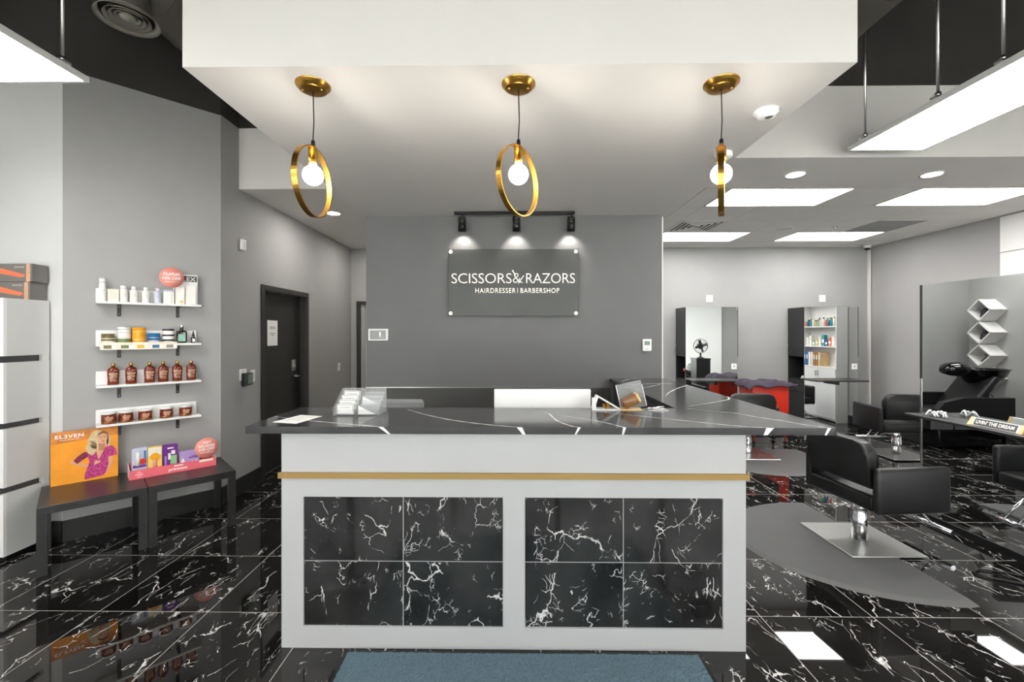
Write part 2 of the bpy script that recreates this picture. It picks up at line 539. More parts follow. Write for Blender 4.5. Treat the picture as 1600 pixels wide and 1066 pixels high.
# baseboards
struct(bx('baseboard_left', 'baseboard', XL, XL + 0.014, AY, DY0, 0, 0.155))
struct(bx('baseboard_left_far', 'baseboard', XL, XL + 0.014, DY1, YB, 0, 0.155))
bb = bx('baseboard_angled', 'baseboard', -ALEN, 0.0, -0.014, 0, 0, 0.155); bb.location = (AX, AY, 0); bb.rotation_euler = (0, 0, PI / 4); struct(bb)
struct(bx('baseboard_left_front', 'baseboard', XLN, BX, BY - 0.014, BY, 0, 0.155))
struct(bx('baseboard_back', 'baseboard', -0.70, XR, YB - 0.014, YB, 0, 0.14))
struct(bx('baseboard_right', 'baseboard', XR - 0.014, XR, YF, YB - 0.014, 0, 0.14))
struct(bx('baseboard_wash', 'baseboard', -0.50, -0.486, SY1 + .12, YB - .014, 0, 0.14))
struct(bx('baseboard_corridor_end', 'baseboard', XL + .014, -2.53, YB - 0.014, YB, 0, 0.14))
# white trim strip at the corner of the back wall
struct(bx('trim_1', 'white_paint', XR - 0.045, XR - 0.015, YB - 0.035, YB - 0.0, 0.14, ZC), 'white vertical trim in the far right corner')
struct(bx('trim_2', 'white_paint', SX1, SX1 + 0.035, SY1 + 0.06, SY1 + 0.12, 0, SZ), 'white edge trim at the end of the feature wall')

# washroom door
d1 = thing('door_1', 'black washroom door with notice, sign and lever in a black frame', 'door', (XL, DY0, 0))
del d1['category']; struct(d1)
W = DY1 - DY0
fr = MB(); fr.box(-0.12, 0.016, 0, 0.055, 0, DZ); fr.box(-0.12, 0.016, W - 0.055, W, 0, DZ); fr.box(-0.12, 0.016, 0.055, W - 0.055, DZ - 0.055, DZ)
fr.build('door_frame', 'frame_black', d1)
dl = bx('door_leaf', 'door_black', -0.115, -0.075, 0.058, W - 0.058, 0.008, DZ - 0.058, d1)
MY = Matrix(((0, 0, 1, -0.075), (1, 0, 0, 0), (0, 1, 0, 0), (0, 0, 0, 1)))   # text plane facing +X
bx('notice', 'paper', -0.075, -0.0735, 0.26, 0.47, 1.41, 1.70, dl)
for k, (zz, wd) in enumerate(((1.62, .12), (1.605, .12), (1.545, .11), (1.525, .05))):
    bx('notice_line', 'ink_light', -0.0735, -0.0731, .365 - wd / 2, .365 + wd / 2, zz - .004, zz + .004, dl)
bx('notice_tape', 'frame_black', -0.0735, -0.0728, .27, .46, 1.695, 1.712, dl)
sg = bx('accessible_sign', 'steel', -0.075, -0.0715, 0.80, 0.90, 1.085, 1.225, dl)
text('sign_symbol', 'WC', 'ink', dl, Matrix(((0, 0, 1, -0.0715), (1, 0, 0, .85), (0, 1, 0, 1.108), (0, 0, 0, 1))), width=.05)
# wheelchair pictogram
pg = MB()
pg.tube([(-.071, .85 + .022 * math.cos(a), 1.155 + .022 * math.sin(a)) for a in [math.radians(q) for q in range(150, 400, 25)]], .004, 6)
pg.tube([(-.071, .838, 1.205), (-.071, .842, 1.17), (-.071, .862, 1.168), (-.071, .872, 1.14)], .0045, 6)
pg.cyl(.007, 0, .003, 10, T(-.0712, .838, 1.212) @ R(PI / 2, 'Y'))
pg.build('sign_pictogram', 'white_ink', dl)
hd = MB(); hd.cyl(.026, 0, .012, 18, T(-.075, .905, 1.02) @ R(PI / 2, 'Y')); hd.tube([(-.063, .905, 1.02), (-.03, .905, 1.02), (-.022, .895, 1.02), (-.02, .80, 1.018)], .009, 10)
hd.build('lever_handle', 'chrome', dl)

# storefront behind the camera
sf = MB()
sf.box(XLN, XR, YF - 0.12, YF, 2.7, ZT); sf.box(XLN, XR, YF - 0.12, YF, 0, 0.12)
NP = 6; PWD = (XR - XLN) / NP
for k in range(NP + 1):
    x = XLN + k * PWD; sf.box(max(XLN, x - .05), min(XR, x + .05), YF - .12, YF, 0.12, 2.7)
struct(sf.build('wall_front', 'frame_black'), 'dark framed glazed shop front')
for k in range(NP):
    x = XLN + k * PWD
    wn = struct(bx('window_%d' % (k + 1), 'glass', x + .05, x + PWD - .05, YF - .07, YF - .062, 0.12, 2.7), 'clear shop front pane')
struct(bx('ground_outside', 'asphalt', -30, 32, -40, YF - 0.12, -0.16, -0.1), 'pale pavement outside the shop front')
# ------------------------------------------------------------------ reception desk
desk = thing('reception_desk', 'white reception desk with gold strip and black marble tile panels', 'desk', (0, 0, 0))
DX0, DX1, DF = -1.13, 1.145, 2.145
CB = 1.065
fp = MB()
bays = [(-1.022, -0.037), (0.069, 1.035)]
z0, z1 = 0.107, 0.745
fp.box(DX0, DX1, DF, DF + 0.03, z1, CB)
fp.box(DX0, DX1, DF, DF + 0.03, 0.0, z0)
fp.box(DX0, bays[0][0], DF, DF + .03, z0, z1); fp.box(bays[0][1], bays[1][0], DF, DF + .03, z0, z1); fp.box(bays[1][1], DX1, DF, DF + .03, z0, z1)
fp.build('front_frame', 'desk_white', desk)
bx('back_board', 'desk_grout', DX0 + .02, DX1 - .02, DF + 0.0082, DF + 0.05, 0.02, 0.9, desk)
bx('side_panel', 'desk_white', DX0, DX0 + 0.03, DF + .03, 2.62, 0, CB, desk)
bx('side_panel', 'desk_white', DX1 - 0.03, DX1, DF + .03, 4.39, 0, CB, desk)
bx('return_panel', 'charcoal', 1.03, DX1 - .03, 2.62, 4.39, 0, CB, desk)
bx('gold_strip', 'gold_strip', DX0 - 0.012, DX1 + 0.012, DF - 0.014, DF, 0.838, 0.866, desk)
bx('gold_strip_return', 'gold_strip', DX1, DX1 + 0.012, DF, 2.5, 0.838, 0.866, desk)
for b0, b1 in bays:
    for i in range(2):
        for j in range(2):
            w2 = (b1 - b0) / 2; h2 = (z1 - z0) / 2
            cx = b0 + (i + .5) * w2; cz = z0 + (j + .5) * h2
            MB().box(-w2 / 2 + .0022, w2 / 2 - .0022, -0.006, 0.001, -h2 / 2 + .0022, h2 / 2 - .0022).build('marble_tile', 'marble_desk', desk, (cx, DF + 0.0125, cz))
desk2 = bx('inner_worktop', 'charcoal', DX0 + .03, 1.03, DF + .05, 2.95, 0.72, 0.745, desk)

# countertop, L shaped, with inlaid white veins
ctop = thing('countertop', 'dark grey quartz countertop with long white veins on the reception desk', 'countertop', (0, 0, 0))
CZ = 1.099; CF = 2.10
poly = [(-1.283, CF), (1.55, CF), (1.55, 4.40), (0.99, 4.40), (0.99, 2.65), (-1.283, 2.65)]
MB().prism(poly, CB, CZ).build('slab', 'quartz', ctop)
def veinstrip(pts, wd, front=None):
    b = MB(); z = CZ + 0.0004
    P2 = []
    # Catmull-Rom
    Q = [Vector((max(-1.278, min(1.542, p[0])), p[1])) for p in pts]
    for i in range(len(Q) - 1):
        p0 = Q[max(i - 1, 0)]; p1 = Q[i]; p2 = Q[i + 1]; p3 = Q[min(i + 2, len(Q) - 1)]
        for k in range(6):
            t = k / 6
            P2.append(0.5 * ((2 * p1) + (p2 - p0) * t + (2 * p0 - 5 * p1 + 4 * p2 - p3) * t * t + (3 * p1 - p0 - 3 * p2 + p3) * t ** 3))
    P2.append(Q[-1])
    n = len(P2); vs_ = []; fs = []
    for i, p in enumerate(P2):
        t = (P2[min(i + 1, n - 1)] - P2[max(i - 1, 0)]).normalized()
        u = Vector((-t.y, t.x))
        f = i / (n - 1)
        ww = wd * (0.35 + 0.65 * min(1, f * 2.2)) * (0.8 + 0.3 * math.sin(i * 1.7))
        vs_ += [(p.x + u.x * ww, max(p.y + u.y * ww, CF + .0002), z), (p.x - u.x * ww, max(p.y - u.y * ww, CF + .0002), z)]
    for i in range(n - 1):
        fs.append((2 * i, 2 * i + 1, 2 * i + 3, 2 * i + 2))
    b.raw(vs_, fs)
    if front:
        x, w0_, dx = front; w0_ *= .6     # continues down the front edge
        y = CF - 0.0004
        b.raw([(x - w0_, y, CZ + .0004), (x + w0_, y, CZ + .0004), (x + dx + w0_ * .7, y, CB), (x + dx - w0_ * .4, y, CB)], [(3, 2, 1, 0)])
    b.build('vein', 'quartz_vein', ctop)
veinstrip([(-1.303, 2.355), (-1.179, 2.31), (-1.053, 2.254), (-0.927, 2.206), (-0.778, 2.154), (-0.626, 2.1)], 0.006, (-0.626, 0.02, 0.04))
veinstrip([(-0.612, 2.587), (-0.49, 2.44), (-0.338, 2.296), (-0.208, 2.209), (-0.088, 2.148), (0.042, 2.1)], 0.006, (0.042, 0.022, 0.02))
veinstrip([(0.132, 2.581), (0.207, 2.488), (0.237, 2.269), (0.287, 2.144), (0.329, 2.1)], 0.005, (0.329, 0.012, -0.02))
veinstrip([(0.206, 2.468), (0.34, 2.35), (0.444, 2.255), (0.515, 2.156), (0.545, 2.1)], 0.005, (0.545, 0.012, -0.01))
veinstrip([(0.4, 2.584), (0.612, 2.454), (0.871, 2.285), (1.022, 2.189), (1.127, 2.132), (1.236, 2.1)], 0.005, (1.236, 0.03, -0.025))
veinstrip([(1.061, 2.647), (1.171, 2.541), (1.269, 2.481), (1.334, 2.357), (1.401, 2.272), (1.438, 2.194), (1.516, 2.1)], 0.005, (1.516, 0.015, -0.02))
veinstrip([(1.113, 3.159), (1.215, 3.365), (1.383, 3.626), (1.523, 3.801)], 0.008, None)
veinstrip([(1.097, 2.717), (1.352, 2.897), (1.49, 3.011), (1.602, 3.133)], 0.007, None)
veinstrip([(1.046, 4.123), (1.166, 4.325), (1.316, 4.395)], 0.01, None)
veinstrip([(1.056, 3.818), (1.154, 3.901), (1.341, 3.943), (1.441, 3.929)], 0.009, None)
veinstrip([(1.061, 3.614), (1.127, 3.666), (1.316, 3.869)], 0.007, None)
# ------------------------------------------------------------------ things behind the desk
cred = thing('back_credenza', 'low dark grey credenza with raised back panel along the feature wall', 'credenza', (0, 4.41, 0))
bx('back_panel', 'dark_panel', -1.455, 0.985, -0.025, -0.001, 0.80, 1.003, cred)
bx('panel_edge', 'steel', -1.455, 0.985, -0.026, -0.001, 1.003, 1.008, cred)
bx('cabinet_body', 'charcoal', -1.455, 0.985, -0.42, -0.002, 0.0, 0.76, cred)
bx('cabinet_top', 'black_lam', -1.46, 0.985, -0.44, -0.026, 0.76, 0.79, cred)
for k in range(4):
    dd = bx('cabinet_door', 'charcoal', -1.44 + k * .605, -1.44 + k * .605 + .59, -0.437, -0.42, 0.08, 0.74, cred)
    bx('handle', 'steel', -1.2 + k * .605, -1.08 + k * .605, -0.452, -0.437, 0.68, 0.69, dd)

mon = thing('monitor', 'white back of a computer monitor standing behind the countertop', 'monitor', (0.197, 2.73, 0.745))
bx('housing', 'white_plastic', -0.30, 0.30, -0.012, 0.012, 0.11, 0.458, mon, .006)
bx('screen', 'black_gloss', -0.285, 0.285, 0.0121, 0.0135, 0.135, 0.445, mon)
bx('neck', 'steel', -0.05, 0.05, -0.008, 0.02, 0.008, 0.14, mon, .003)
bx('stand_foot', 'steel', -0.10, 0.10, -0.06, 0.10, 0.0, 0.01, mon, .003)
# monitor stands on a deeper part of the inner worktop
oc = thing('office_chair', 'grey office chair with rounded backrest behind the desk', 'chair', (-0.78, 3.17, 0))
bx('backrest', 'grey_fabric', -0.155, 0.155, -0.05, 0.01, 0.58, 1.075, oc, .028, 3)
bx('seat', 'grey_fabric', -0.24, 0.24, 0.0, 0.46, 0.42, 0.49, oc, .03, 3)
bx('back_stem', 'black_plastic', -0.03, 0.03, -0.075, -0.045, 0.40, 0.75, oc, .006)
bx('back_bracket', 'black_plastic', -0.03, 0.03, -0.075, 0.2, 0.395, 0.42, oc)
MB().cyl(.028, .09, .42, 16, T(0, .22, 0)).build('column', 'chrome', oc)
for k in range(5):
    a = k * 2 * PI / 5 + .3
    l = MB(); l.tube([(0, .22, .10), (.27 * math.cos(a), .22 + .27 * math.sin(a), .065)], [.022, .014], 8)
    lg = l.build('leg', 'black_plastic', oc)
    MB().cyl(.027, -.02, .02, 12, T(.27 * math.cos(a), .22 + .27 * math.sin(a), .028) @ R(a, 'Z') @ RX90).build('castor', 'black_plastic', lg)

# ------------------------------------------------------------------ counter items
pp = bx('paper_sheet', 'paper', -0.07, 0.07, -0.10, 0.10, 0, 0.0012); pp.location = (-1.115, 2.285, CZ); pp.rotation_euler = (0, 0, math.radians(-14)); tag(pp, 'white printed sheet lying on the left end of the countertop', 'paper')
for k in range(7):
    wd = [.09, .1, .06, .1, .08, .1, .05][k]
    bx('print_line', 'ink_light', -.05, -.05 + wd, .07 - k * .022, .074 - k * .022, .0012, .0015, pp)
# acrylic business card holder with tiers of cards
ch = thing('card_holder', 'clear acrylic tiered business card holder on the countertop', 'card holder', (-0.845, 2.44, CZ))
for q, sx in enumerate((-0.062, 0.062)):
    for k in range(4):
        y = -0.055 + k * 0.035; zb = 0.006 + k * 0.020
        pk = MB()
        pk.box(sx - .058, sx + .058, y - .003, y - .001, zb, zb + .03)
        pk.box(sx - .058, sx + .058, y + .014, y + .016, zb, zb + .052)
        pk.build('pocket', 'acrylic', ch)
sd = MB(); sd.prism([(-.062, 0), (.09, 0), (.09, .135), (.075, .135), (-.062, .045)], -.0015, .0015, T(.124, 0, 0) @ R(PI / 2, 'Z') @ RX90); sd.build('side_wall', 'acrylic', ch)
sd = MB(); sd.prism([(-.062, 0), (.09, 0), (.09, .135), (.075, .135), (-.062, .045)], -.0015, .0015, T(-.124, 0, 0) @ R(PI / 2, 'Z') @ RX90); sd.build('side_wall', 'acrylic', ch)
bx('base_plate', 'acrylic', -.124, .124, -.062, .09, 0, .005, ch)
bx('back_wall', 'acrylic', -.124, .124, .086, .09, .005, .135, ch)
ordn = ['front', 'second', 'third', 'rear']
for k in range(4):
    y = -0.055 + k * 0.035; zb = 0.007 + k * 0.020
    cd = thing('business_card_stack', 'stack of dotted border business cards in the %s left pocket of the holder' % ordn[k], 'cards', (-0.845 - .062, 2.44 + y + .006, CZ + zb), 0, 'business cards in the holder')
    bx('card', 'paper', -.045, .045, -.005, .006, 0, .055, cd)
    dots = MB()
    for i in range(11):
        for zz in (.003, .052):
            dots.box(-.043 + i * .0084, -.039 + i * .0084, -.0056, -.005, zz - .002, zz + .002)
    for i in range(5):
        for xx in (-.042, .042): dots.box(xx - .002, xx + .002, -.0056, -.005, .012 + i * .0078, .016 + i * .0078)
    dots.build('dotted_border', 'ink', cd)
    bx('print_line', 'ink_light', -.028, .028, -.0054, -.005, .036, .039, cd)
for k in (0, 2):
    y = -0.055 + k * 0.035; zb = 0.007 + k * 0.020
    cd = thing('leaflet', 'slanted white leaflet in the %s right pocket of the card holder' % ordn[k], 'leaflet', (-0.845 + .062, 2.44 + y + .006, CZ + zb), 0, 'leaflets in the holder')
    MB().prism([(-.052, 0), (.045, 0), (-.052, .046)], -.003, .003, RX90).build('sheet', 'paper', cd)
# small open display box with a gold bow and an amber box
gb = thing('gift_box', 'white open triangular gift box holding a gold bow at the counter edge', 'gift box', (0.56, 2.60, CZ))
sh = MB(); sh.prism([(-.075, 0), (.075, 0), (-.05, .085)], -.03, -.028, RX90)
fr_ = MB()
for a, b in (((-.075, .004), (.082, .004)), ((.082, .004), (-.05, .082)), ((-.05, .082), (-.075, .004))):
    va = Vector((a[0], 0, a[1])); vb = Vector((b[0], 0, b[1])); d = vb - va
    ang = math.atan2(d.z, d.x)
    fr_.box(0, d.length, -.035, .035, -.004, .004, T(va.x, 0, va.z) @ R(-ang, 'Y'))
fr_.build('box_walls', 'white_board', gb)
bx('left_flap', 'white_board', -.085, -.06, -.036, -.03, .0, .075, gb)
bw = MB()
for k in range(6):
    a = k * PI / 3
    bw.tube([(0, -.02, .024), (.018 * math.cos(a), -.028, .024 + .014 * math.sin(a)), (.026 * math.cos(a + .5), -.02, .026 + .018 * math.sin(a + .5)), (0, -.02, .024)], .0035, 6)
bw.build('gold_bow', 'gold_brushed', gb)
ab = thing('amber_box', 'translucent amber box leaning beside the white gift box', 'box', (0.70, 2.605, CZ))
MB().box(-.05, .05, -.03, .03, -.028, .028, T(0.012, 0, .052) @ R(-.5, 'Y'), .006).build('body', 'amber_box', ab)
MB().box(.032, .0505, -.0305, .0305, -.0285, .0285, T(0.012, 0, .052) @ R(-.5, 'Y'), .006).build('lid', 'wood_light', ab)
bx('tray', 'wood_light', -.07, .07, -.036, .036, 0, .006, ab)
acs = thing('acrylic_stand', 'clear acrylic display stand leaning behind the amber box', 'display stand', (0.74, 2.635, CZ))
MB().box(-.075, .075, -.0015, .0015, 0, .16, R(-.22, 'Y')).build('panel', 'acrylic', acs)
MB().box(-.0785, -.075, -.0025, .0025, 0, .16, R(-.22, 'Y')).build('edge', 'white_plastic', acs)
MB().box(.075, .0785, -.0025, .0025, 0, .13, R(-.22, 'Y')).build('edge', 'white_plastic', acs)
pn = thing('pen_set', 'small chrome pen and clips at the counter corner', 'pen', (0.86, 2.60, CZ))
MB().tube([(-.05, 0, .008), (.05, .012, .012)], .006, 8).build('barrel', 'chrome', pn)
MB().tube([(-.03, -.02, .006), (.02, -.03, .006), (.04, -.01, .006)], .005, 8).build('clip', 'steel', pn)
bx('tray', 'steel', -.06, .06, -.04, .02, 0, .003, pn)

# ------------------------------------------------------------------ sign
sign = thing('wall_sign', 'brushed metal salon sign with raised pale lettering on the feature wall', 'sign', (0.025, 4.41, 2.057))
bx('plate', 'sign_plate', -0.651, 0.651, -0.042, -0.034, -0.333, 0.333, sign, .002, 1)
for sx in (-.625, .625):
    for sz in (-.307, .307):
        MB().cyl(.011, 0, .034, 14, T(sx, 0, sz) @ RX90).build('spacer', 'gold', sign)
        MB().lathe([(.019, 0), (.019, .005), (.014, .008), (0, .009)], 18, T(sx, -.042, sz) @ RX90).build('standoff_cap', 'sign_letter', sign)
def sgn(x, z): return T(x, -0.042, z) @ RX90
text('lettering', 'SCISSORS', 'sign_letter', sign, sgn(-.316, .042), width=.60, height=.098, ext=.006, bold=-.012, space=.95)
text('lettering', 'RAZORS', 'sign_letter', sign, sgn(.372, .042), width=.485, height=.098, ext=.006, bold=-.012, space=.95)
text('ampersand', '&', 'sign_letter', sign, sgn(.035, .045), width=.075, height=.095, ext=.006, bold=-.022)
sc = MB()
for (x0_, z0_, x1_, z1_, wd) in ((-.008, .122, .028, .068, .006), (.105, .068, .045, -.02, .004), (.06, .015, .098, -.005, .003)):
    d = math.atan2(z1_ - z0_, x1_ - x0_); l = math.hypot(x1_ - x0_, z1_ - z0_)
    sc.prism([(0, -wd), (l * .8, -wd), (l, 0), (0, wd)], 0, .006, sgn(x0_, z0_) @ R(d))
sc.build('scissor_blades', 'sign_letter', sign)
text('lettering', 'HAIRDRESSER', 'sign_letter', sign, sgn(-.177, -.08), width=.40, height=.048, ext=.005, bold=-.004, space=1.15)
text('lettering', '|', 'sign_letter', sign, sgn(.044, -.08), height=.05, ext=.005)
text('lettering', 'BARBERSHOP', 'sign_letter', sign, sgn(.266, -.08), width=.385, height=.048, ext=.005, bold=-.004, space=1.15)

# ------------------------------------------------------------------ track light
tr = thing('track_light', 'black ceiling track with three spotlights above the sign', 'track light', (0.035, 4.26, SZ))
bx('rail', 'black_plastic', -.585, .585, -.018, .018, -.03, -.004, tr)
bx('feed_box', 'black_plastic', -.0, .14, -.02, .02, -.004, 0, tr)
for k, x in enumerate((-.51, .022, .555)):
    hd = MB()
    hd.cyl(.008, -.05, -.03, 10, T(x, 0, 0))
    hd.build('spot_stem', 'black_plastic', tr)
    hm = MB()
    hm.lathe([(.012, -.045), (.034, -.05), (.037, -.06), (.037, -.075), (.034, -.078), (.037, -.081), (.037, -.105), (.034, -.108), (.037, -.111), (.040, -.19), (.036, -.19), (.032, -.165)], 24, T(x, 0, 0) @ R(.16, 'X'), cap=False)
    s_ = hm.build('spot_head', 'black_plastic', tr)
    MB().lathe([(0, -.168), (.033, -.168)], 20, T(x, 0, 0) @ R(.16, 'X'), cap=False).build('lens', 'lens_emit', s_)
    ld = bpy.data.lights.new('spot_lamp', 'SPOT'); ld.energy = SPOT_W; ld.spot_size = math.radians(96); ld.spot_blend = .5; ld.color = (1, .94, .86); ld.shadow_soft_size = .025
    lo = bpy.data.objects.new('spot_lamp', ld); COL.objects.link(lo); lo.parent = tr
    lo.location = (x, .03, -.196); lo.rotation_euler = (math.radians(38), 0, 0)

# ------------------------------------------------------------------ pendants
def pendant(x, y, th, label):
    t = thing('pendant_light', label, 'pendant light', (x, y, SZ), 0, 'ring pendants over the desk')
    MB().lathe([(.080, 0), (.080, -.006), (.074, -.008), (.074, -.013), (.066, -.016), (.064, -.024), (.052, -.028), (0, -.03)], 32, cap=False).build('canopy', 'gold_brushed', t)
    for s in (-1, 1):
        MB().lathe([(.006, -.024), (.005, -.032), (0, -.033)], 10, T(s * .045, -.01, 0), cap=False).build('canopy_screw', 'gold', t)
    MB().tube([(0, 0, -.028), (0.002, 0, -.10), (0.004, 0, -.18), (0, 0, -.25), (0, 0, -.272)], .0028, 8).build('cord', 'cord', t)
    MB().lathe([(.004, -.262), (.009, -.268), (.010, -.29), (.012, -.298)], 14).build('cord_grip', 'black_plastic', t)
    RR = .166; zc = -.30 - RR + .003
    b = MB(); n = 64; vs_ = []; fs = []
    M = T(0, 0, zc) @ R(th)
    for k in range(n):
        a = 2 * PI * k / n
        for rr, yy in ((RR, -.013), (RR, .013), (RR - .006, .013), (RR - .006, -.013)):
            vs_.append((rr * math.cos(a), yy, rr * math.sin(a)))
    for k in range(n):
        k2 = (k + 1) % n
        for q in range(4):
            q2 = (q + 1) % 4
            fs.append((k * 4 + q, k * 4 + q2, k2 * 4 + q2, k2 * 4 + q))
    b.raw(vs_, fs, M); b.sm = [False] * len(b.f)
    b.build('ring', 'gold_brushed', t)
    MB().lathe([(.0, -.304), (.022, -.304), (.022, -.372), (.020, -.378), (.0, -.378)], 24, cap=False).build('socket', 'gold_brushed', t)
    zb = -.431
    bl = MB(); prof = [(.014, -.376), (.015, -.386)]
    for k in range(2, 13):
        a = PI - PI * k / 12 * 1.0
        prof.append((.047 * math.sin(PI * k / 12), zb + .047 * math.cos(PI * k / 12)))
    bl.lathe(prof, 24, cap=False); bl.build('bulb', 'bulb_emit', t)
pendant(-0.944, 2.08, math.radians(86), 'brass ring pendant with globe bulb, leftmost of the three over the desk')
pendant(0.037, 2.08, math.radians(56), 'brass ring pendant with globe bulb, middle one of the three over the desk')
pendant(0.998, 2.087, math.radians(64), 'brass ring pendant seen edge on, rightmost of the three over the desk')
# detectors on the soffit
sdx = thing('smoke_detector', 'round white smoke detector on the soffit beside the right pendant', 'smoke detector', (1.364, 2.355, SZ))
MB().lathe([(.062, 0), (.062, -.012), (.05, -.02), (.047, -.03), (.03, -.036), (0, -.037)], 28, cap=False).build('housing', 'white_plastic', sdx)
MB().lathe([(.02, -.036), (.018, -.04), (0, -.041)], 18, T(.01, -.008, 0), cap=False).build('sensor', 'steel', sdx)
sdy = thing('emergency_speaker', 'white round sounder on the soffit behind the right pendant ring', 'alarm sounder', (1.40, 2.9, SZ))
MB().lathe([(.055, 0), (.055, -.02), (.045, -.034), (0, -.036)], 24, cap=False).build('housing', 'white_plastic', sdy)
MB().lathe([(.02, -.034), (.016, -.04), (0, -.041)], 14, cap=False).build('lens', 'steel', sdy)
# ------------------------------------------------------------------ left: angled wall frame
A4 = PI / 4
def wpt(lx, ly, z=0.0):          # angled-wall coordinates to world (lx along wall, ly into wall)
    return (AX + (lx - ly) * .70711, AY + (lx + ly) * .70711, z)
ords = ['top', 'second', 'third', 'lowest']
SHZ = [1.795, 1.468, 1.150, 0.852]
SL0, SL1 = -0.826, -0.165
for k, z in enumerate(SHZ):
    what = ['white bottles and a pink round sign', 'coloured jars and a price strip', 'six amber bottles', 'five amber jars'][k]
    s = thing('wall_shelf', '%s white wall shelf carrying %s' % (ords[k], what), 'shelf', wpt((SL0 + SL1) / 2, 0, z), A4, 'white shelves on the angled wall')
    hl = (SL1 - SL0) / 2
    bx('board', 'white_board', -hl, hl, -0.115, 0, -0.018, 0, s, .002, 1)
    bx('back_ledge', 'white_board', -hl, hl - .02, -0.014, 0, 0, 0.105, s, .002, 1)
    for q, x in enumerate((-.69 + .4955, -.315 + .4955)):
        bk = MB(); bk.box(x - .012, x + .012, -.004, 0, -.11, -.018); bk.box(x - .012, x + .012, -.10, -.004, -.021, -.018)
        b_ = bk.build('bracket', 'black_plastic', s)
        for zz in (-.035, -.095):
            MB().lathe([(.004, 0), (.003, .002), (0, .003)], 8, T(x, -.004, zz) @ RX90, cap=False).build('screw', 'steel', b_)
G1 = 'bottles on the top shelf'
def lay(prof, n=20): return MB().lathe(prof, n, cap=True)
def white_bottle(lx, z, h, r, label, m='white_jar', capr=.6):
    t = thing('product_bottle', label, 'bottle', wpt(lx, -.058, z), A4, G1)
    lay([(r * .96, 0), (r, .004), (r, h * .68), (r * .92, h * .74), (r * capr, h * .79), (r * capr, h * .80)]).build('body', m, t)
    lay([(r * capr * .98, h * .80), (r * capr * .98, h * .98), (r * capr * .8, h)]).build('cap', 'white_plastic', t)
    bx('label_line', 'ink_light', -r * .5, r * .5, -r * 1.01, -r * .9, h * .46, h * .475, t)
    bx('label_line', 'ink_light', -r * .4, r * .4, -r * 1.01, -r * .92, h * .38, h * .39, t)
white_bottle(-.789, SHZ[0], .178, .021, 'tall white bottle at the left end of the top shelf', capr=.95)
t = thing('product_box', 'low cream box lying between white bottles on the top shelf', 'box', wpt(-.727, -.055, SHZ[0]), A4)
bx('carton', 'cream', -.033, .033, -.03, .03, 0, .096, t, .002, 1)
for q in range(4): bx('print_line', 'ink_light', -.022, .022, -.0306, -.03, .03 + q * .014, .032 + q * .014, t)
white_bottle(-.667, SHZ[0], .13, .026, 'white bottle with wide cap beside the cream box', capr=.85)
white_bottle(-.605, SHZ[0], .128, .025, 'white bottle with narrow cap, second beside the cream box')
white_bottle(-.53, SHZ[0], .126, .025, 'white bottle with narrow cap in the middle of the top shelf')
white_bottle(-.457, SHZ[0], .126, .024, 'pale lavender bottle left of the boxed set on the top shelf', 'clear_pack')
t = thing('product_box', 'small pale pink box in front of the display card on the top shelf', 'box', wpt(-.385, -.07, SHZ[0]), A4)
bx('carton', 'white_jar', -.035, .035, -.025, .025, 0, .098, t, .002, 1)
bx('lid', 'clear_pack', -.035, .035, -.0255, .0255, .098, .112, t, .002, 1)
t = thing('display_card', 'white display card with dark header at the right end of the top shelf', 'display card', wpt(-.268, -.05, SHZ[0]), A4)
bx('card', 'white_board', -.085, .085, -.006, .03, 0, .255, t)
bx('header', 'charcoal', -.055, .08, -.0075, -.006, .195, .245, t)
text('header_lettering', 'PLEX', 'white_ink', t, T(.012, -.0075, .218) @ RX90, width=.115, height=.034)
bx('pack', 'white_jar', .0, .07, -.03, -.006, 0, .16, t, .002, 1)
bx('pack', 'white_jar', -.075, -.01, -.03, -.006, 0, .14, t, .002, 1)
MB().cyl(.012, 0, .0008, 16, T(-.03, -.03, .022) @ RX90).build('sticker', 'yellow_pack', t)
def round_sign(lx, ly, z, r, lines, label, stand=True):
    t = thing('round_sign', label, 'sign', wpt(lx, ly, z), A4)
    MB().lathe([(0, -.0015), (r, -.0015), (r, .0015), (0, .0015)], 40, RX90 @ T(0, 0, 0), cap=False).build('disc', 'pink', t)
    for s_, wd, hh, dz in lines:
        text('lettering', s_, 'white_ink', t, T(0, -.0016, dz) @ RX90, width=wd, height=hh, bold=.02)
    return t
t = round_sign(-.368, -.106, 2.012, .083, [('OLAPLEX', .115, .024, .028), ('10% OFF', .12, .024, -.008), ('WHILE STOCKS LAST', .10, .009, -.036)], 'round pink sign reading OLAPLEX 10% OFF above the top shelf')
bx('stem', 'acrylic', -.004, .004, .002, .006, 1.795 - 2.012, 0, t)

G2 = 'jars on the second shelf'
def jar(lx, z, h, r, m, label, bands=(), lid=None, group=G2):
    t = thing('product_jar', label, 'jar', wpt(lx, -.058, z), A4, group)
    lh = .18 * h if lid else 0
    lay([(r * .96, 0), (r, .003), (r, h - lh)], 24).build('body', m, t)
    if lid: lay([(r * 1.02, h - lh), (r * 1.02, h - .003), (r * .97, h)], 24).build('lid', lid, t)
    for z0_, z1_, bm_ in bands:
        MB().lathe([(r * 1.006, z0_ * h), (r * 1.006, z1_ * h)], 24, cap=False).build('label_band', bm_, t)
    return t
jar(-.757, SHZ[1], .079, .04, 'olive', 'olive brown jar at the left end of the second shelf', [(.1, .28, 'cream'), (.5, .56, 'cream')])
jar(-.663, SHZ[1], .131, .041, 'white_jar', 'white and green stacked jars on the second shelf', [(.04, .30, 'green_olive'), (.34, .36, 'ink_light'), (.66, .68, 'ink_light')], 'white_plastic')
jar(-.574, SHZ[1], .128, .042, 'orange_jar', 'tall orange stacked jars on the second shelf', [(.24, .26, 'cream'), (.49, .51, 'gold'), (.74, .76, 'cream')])
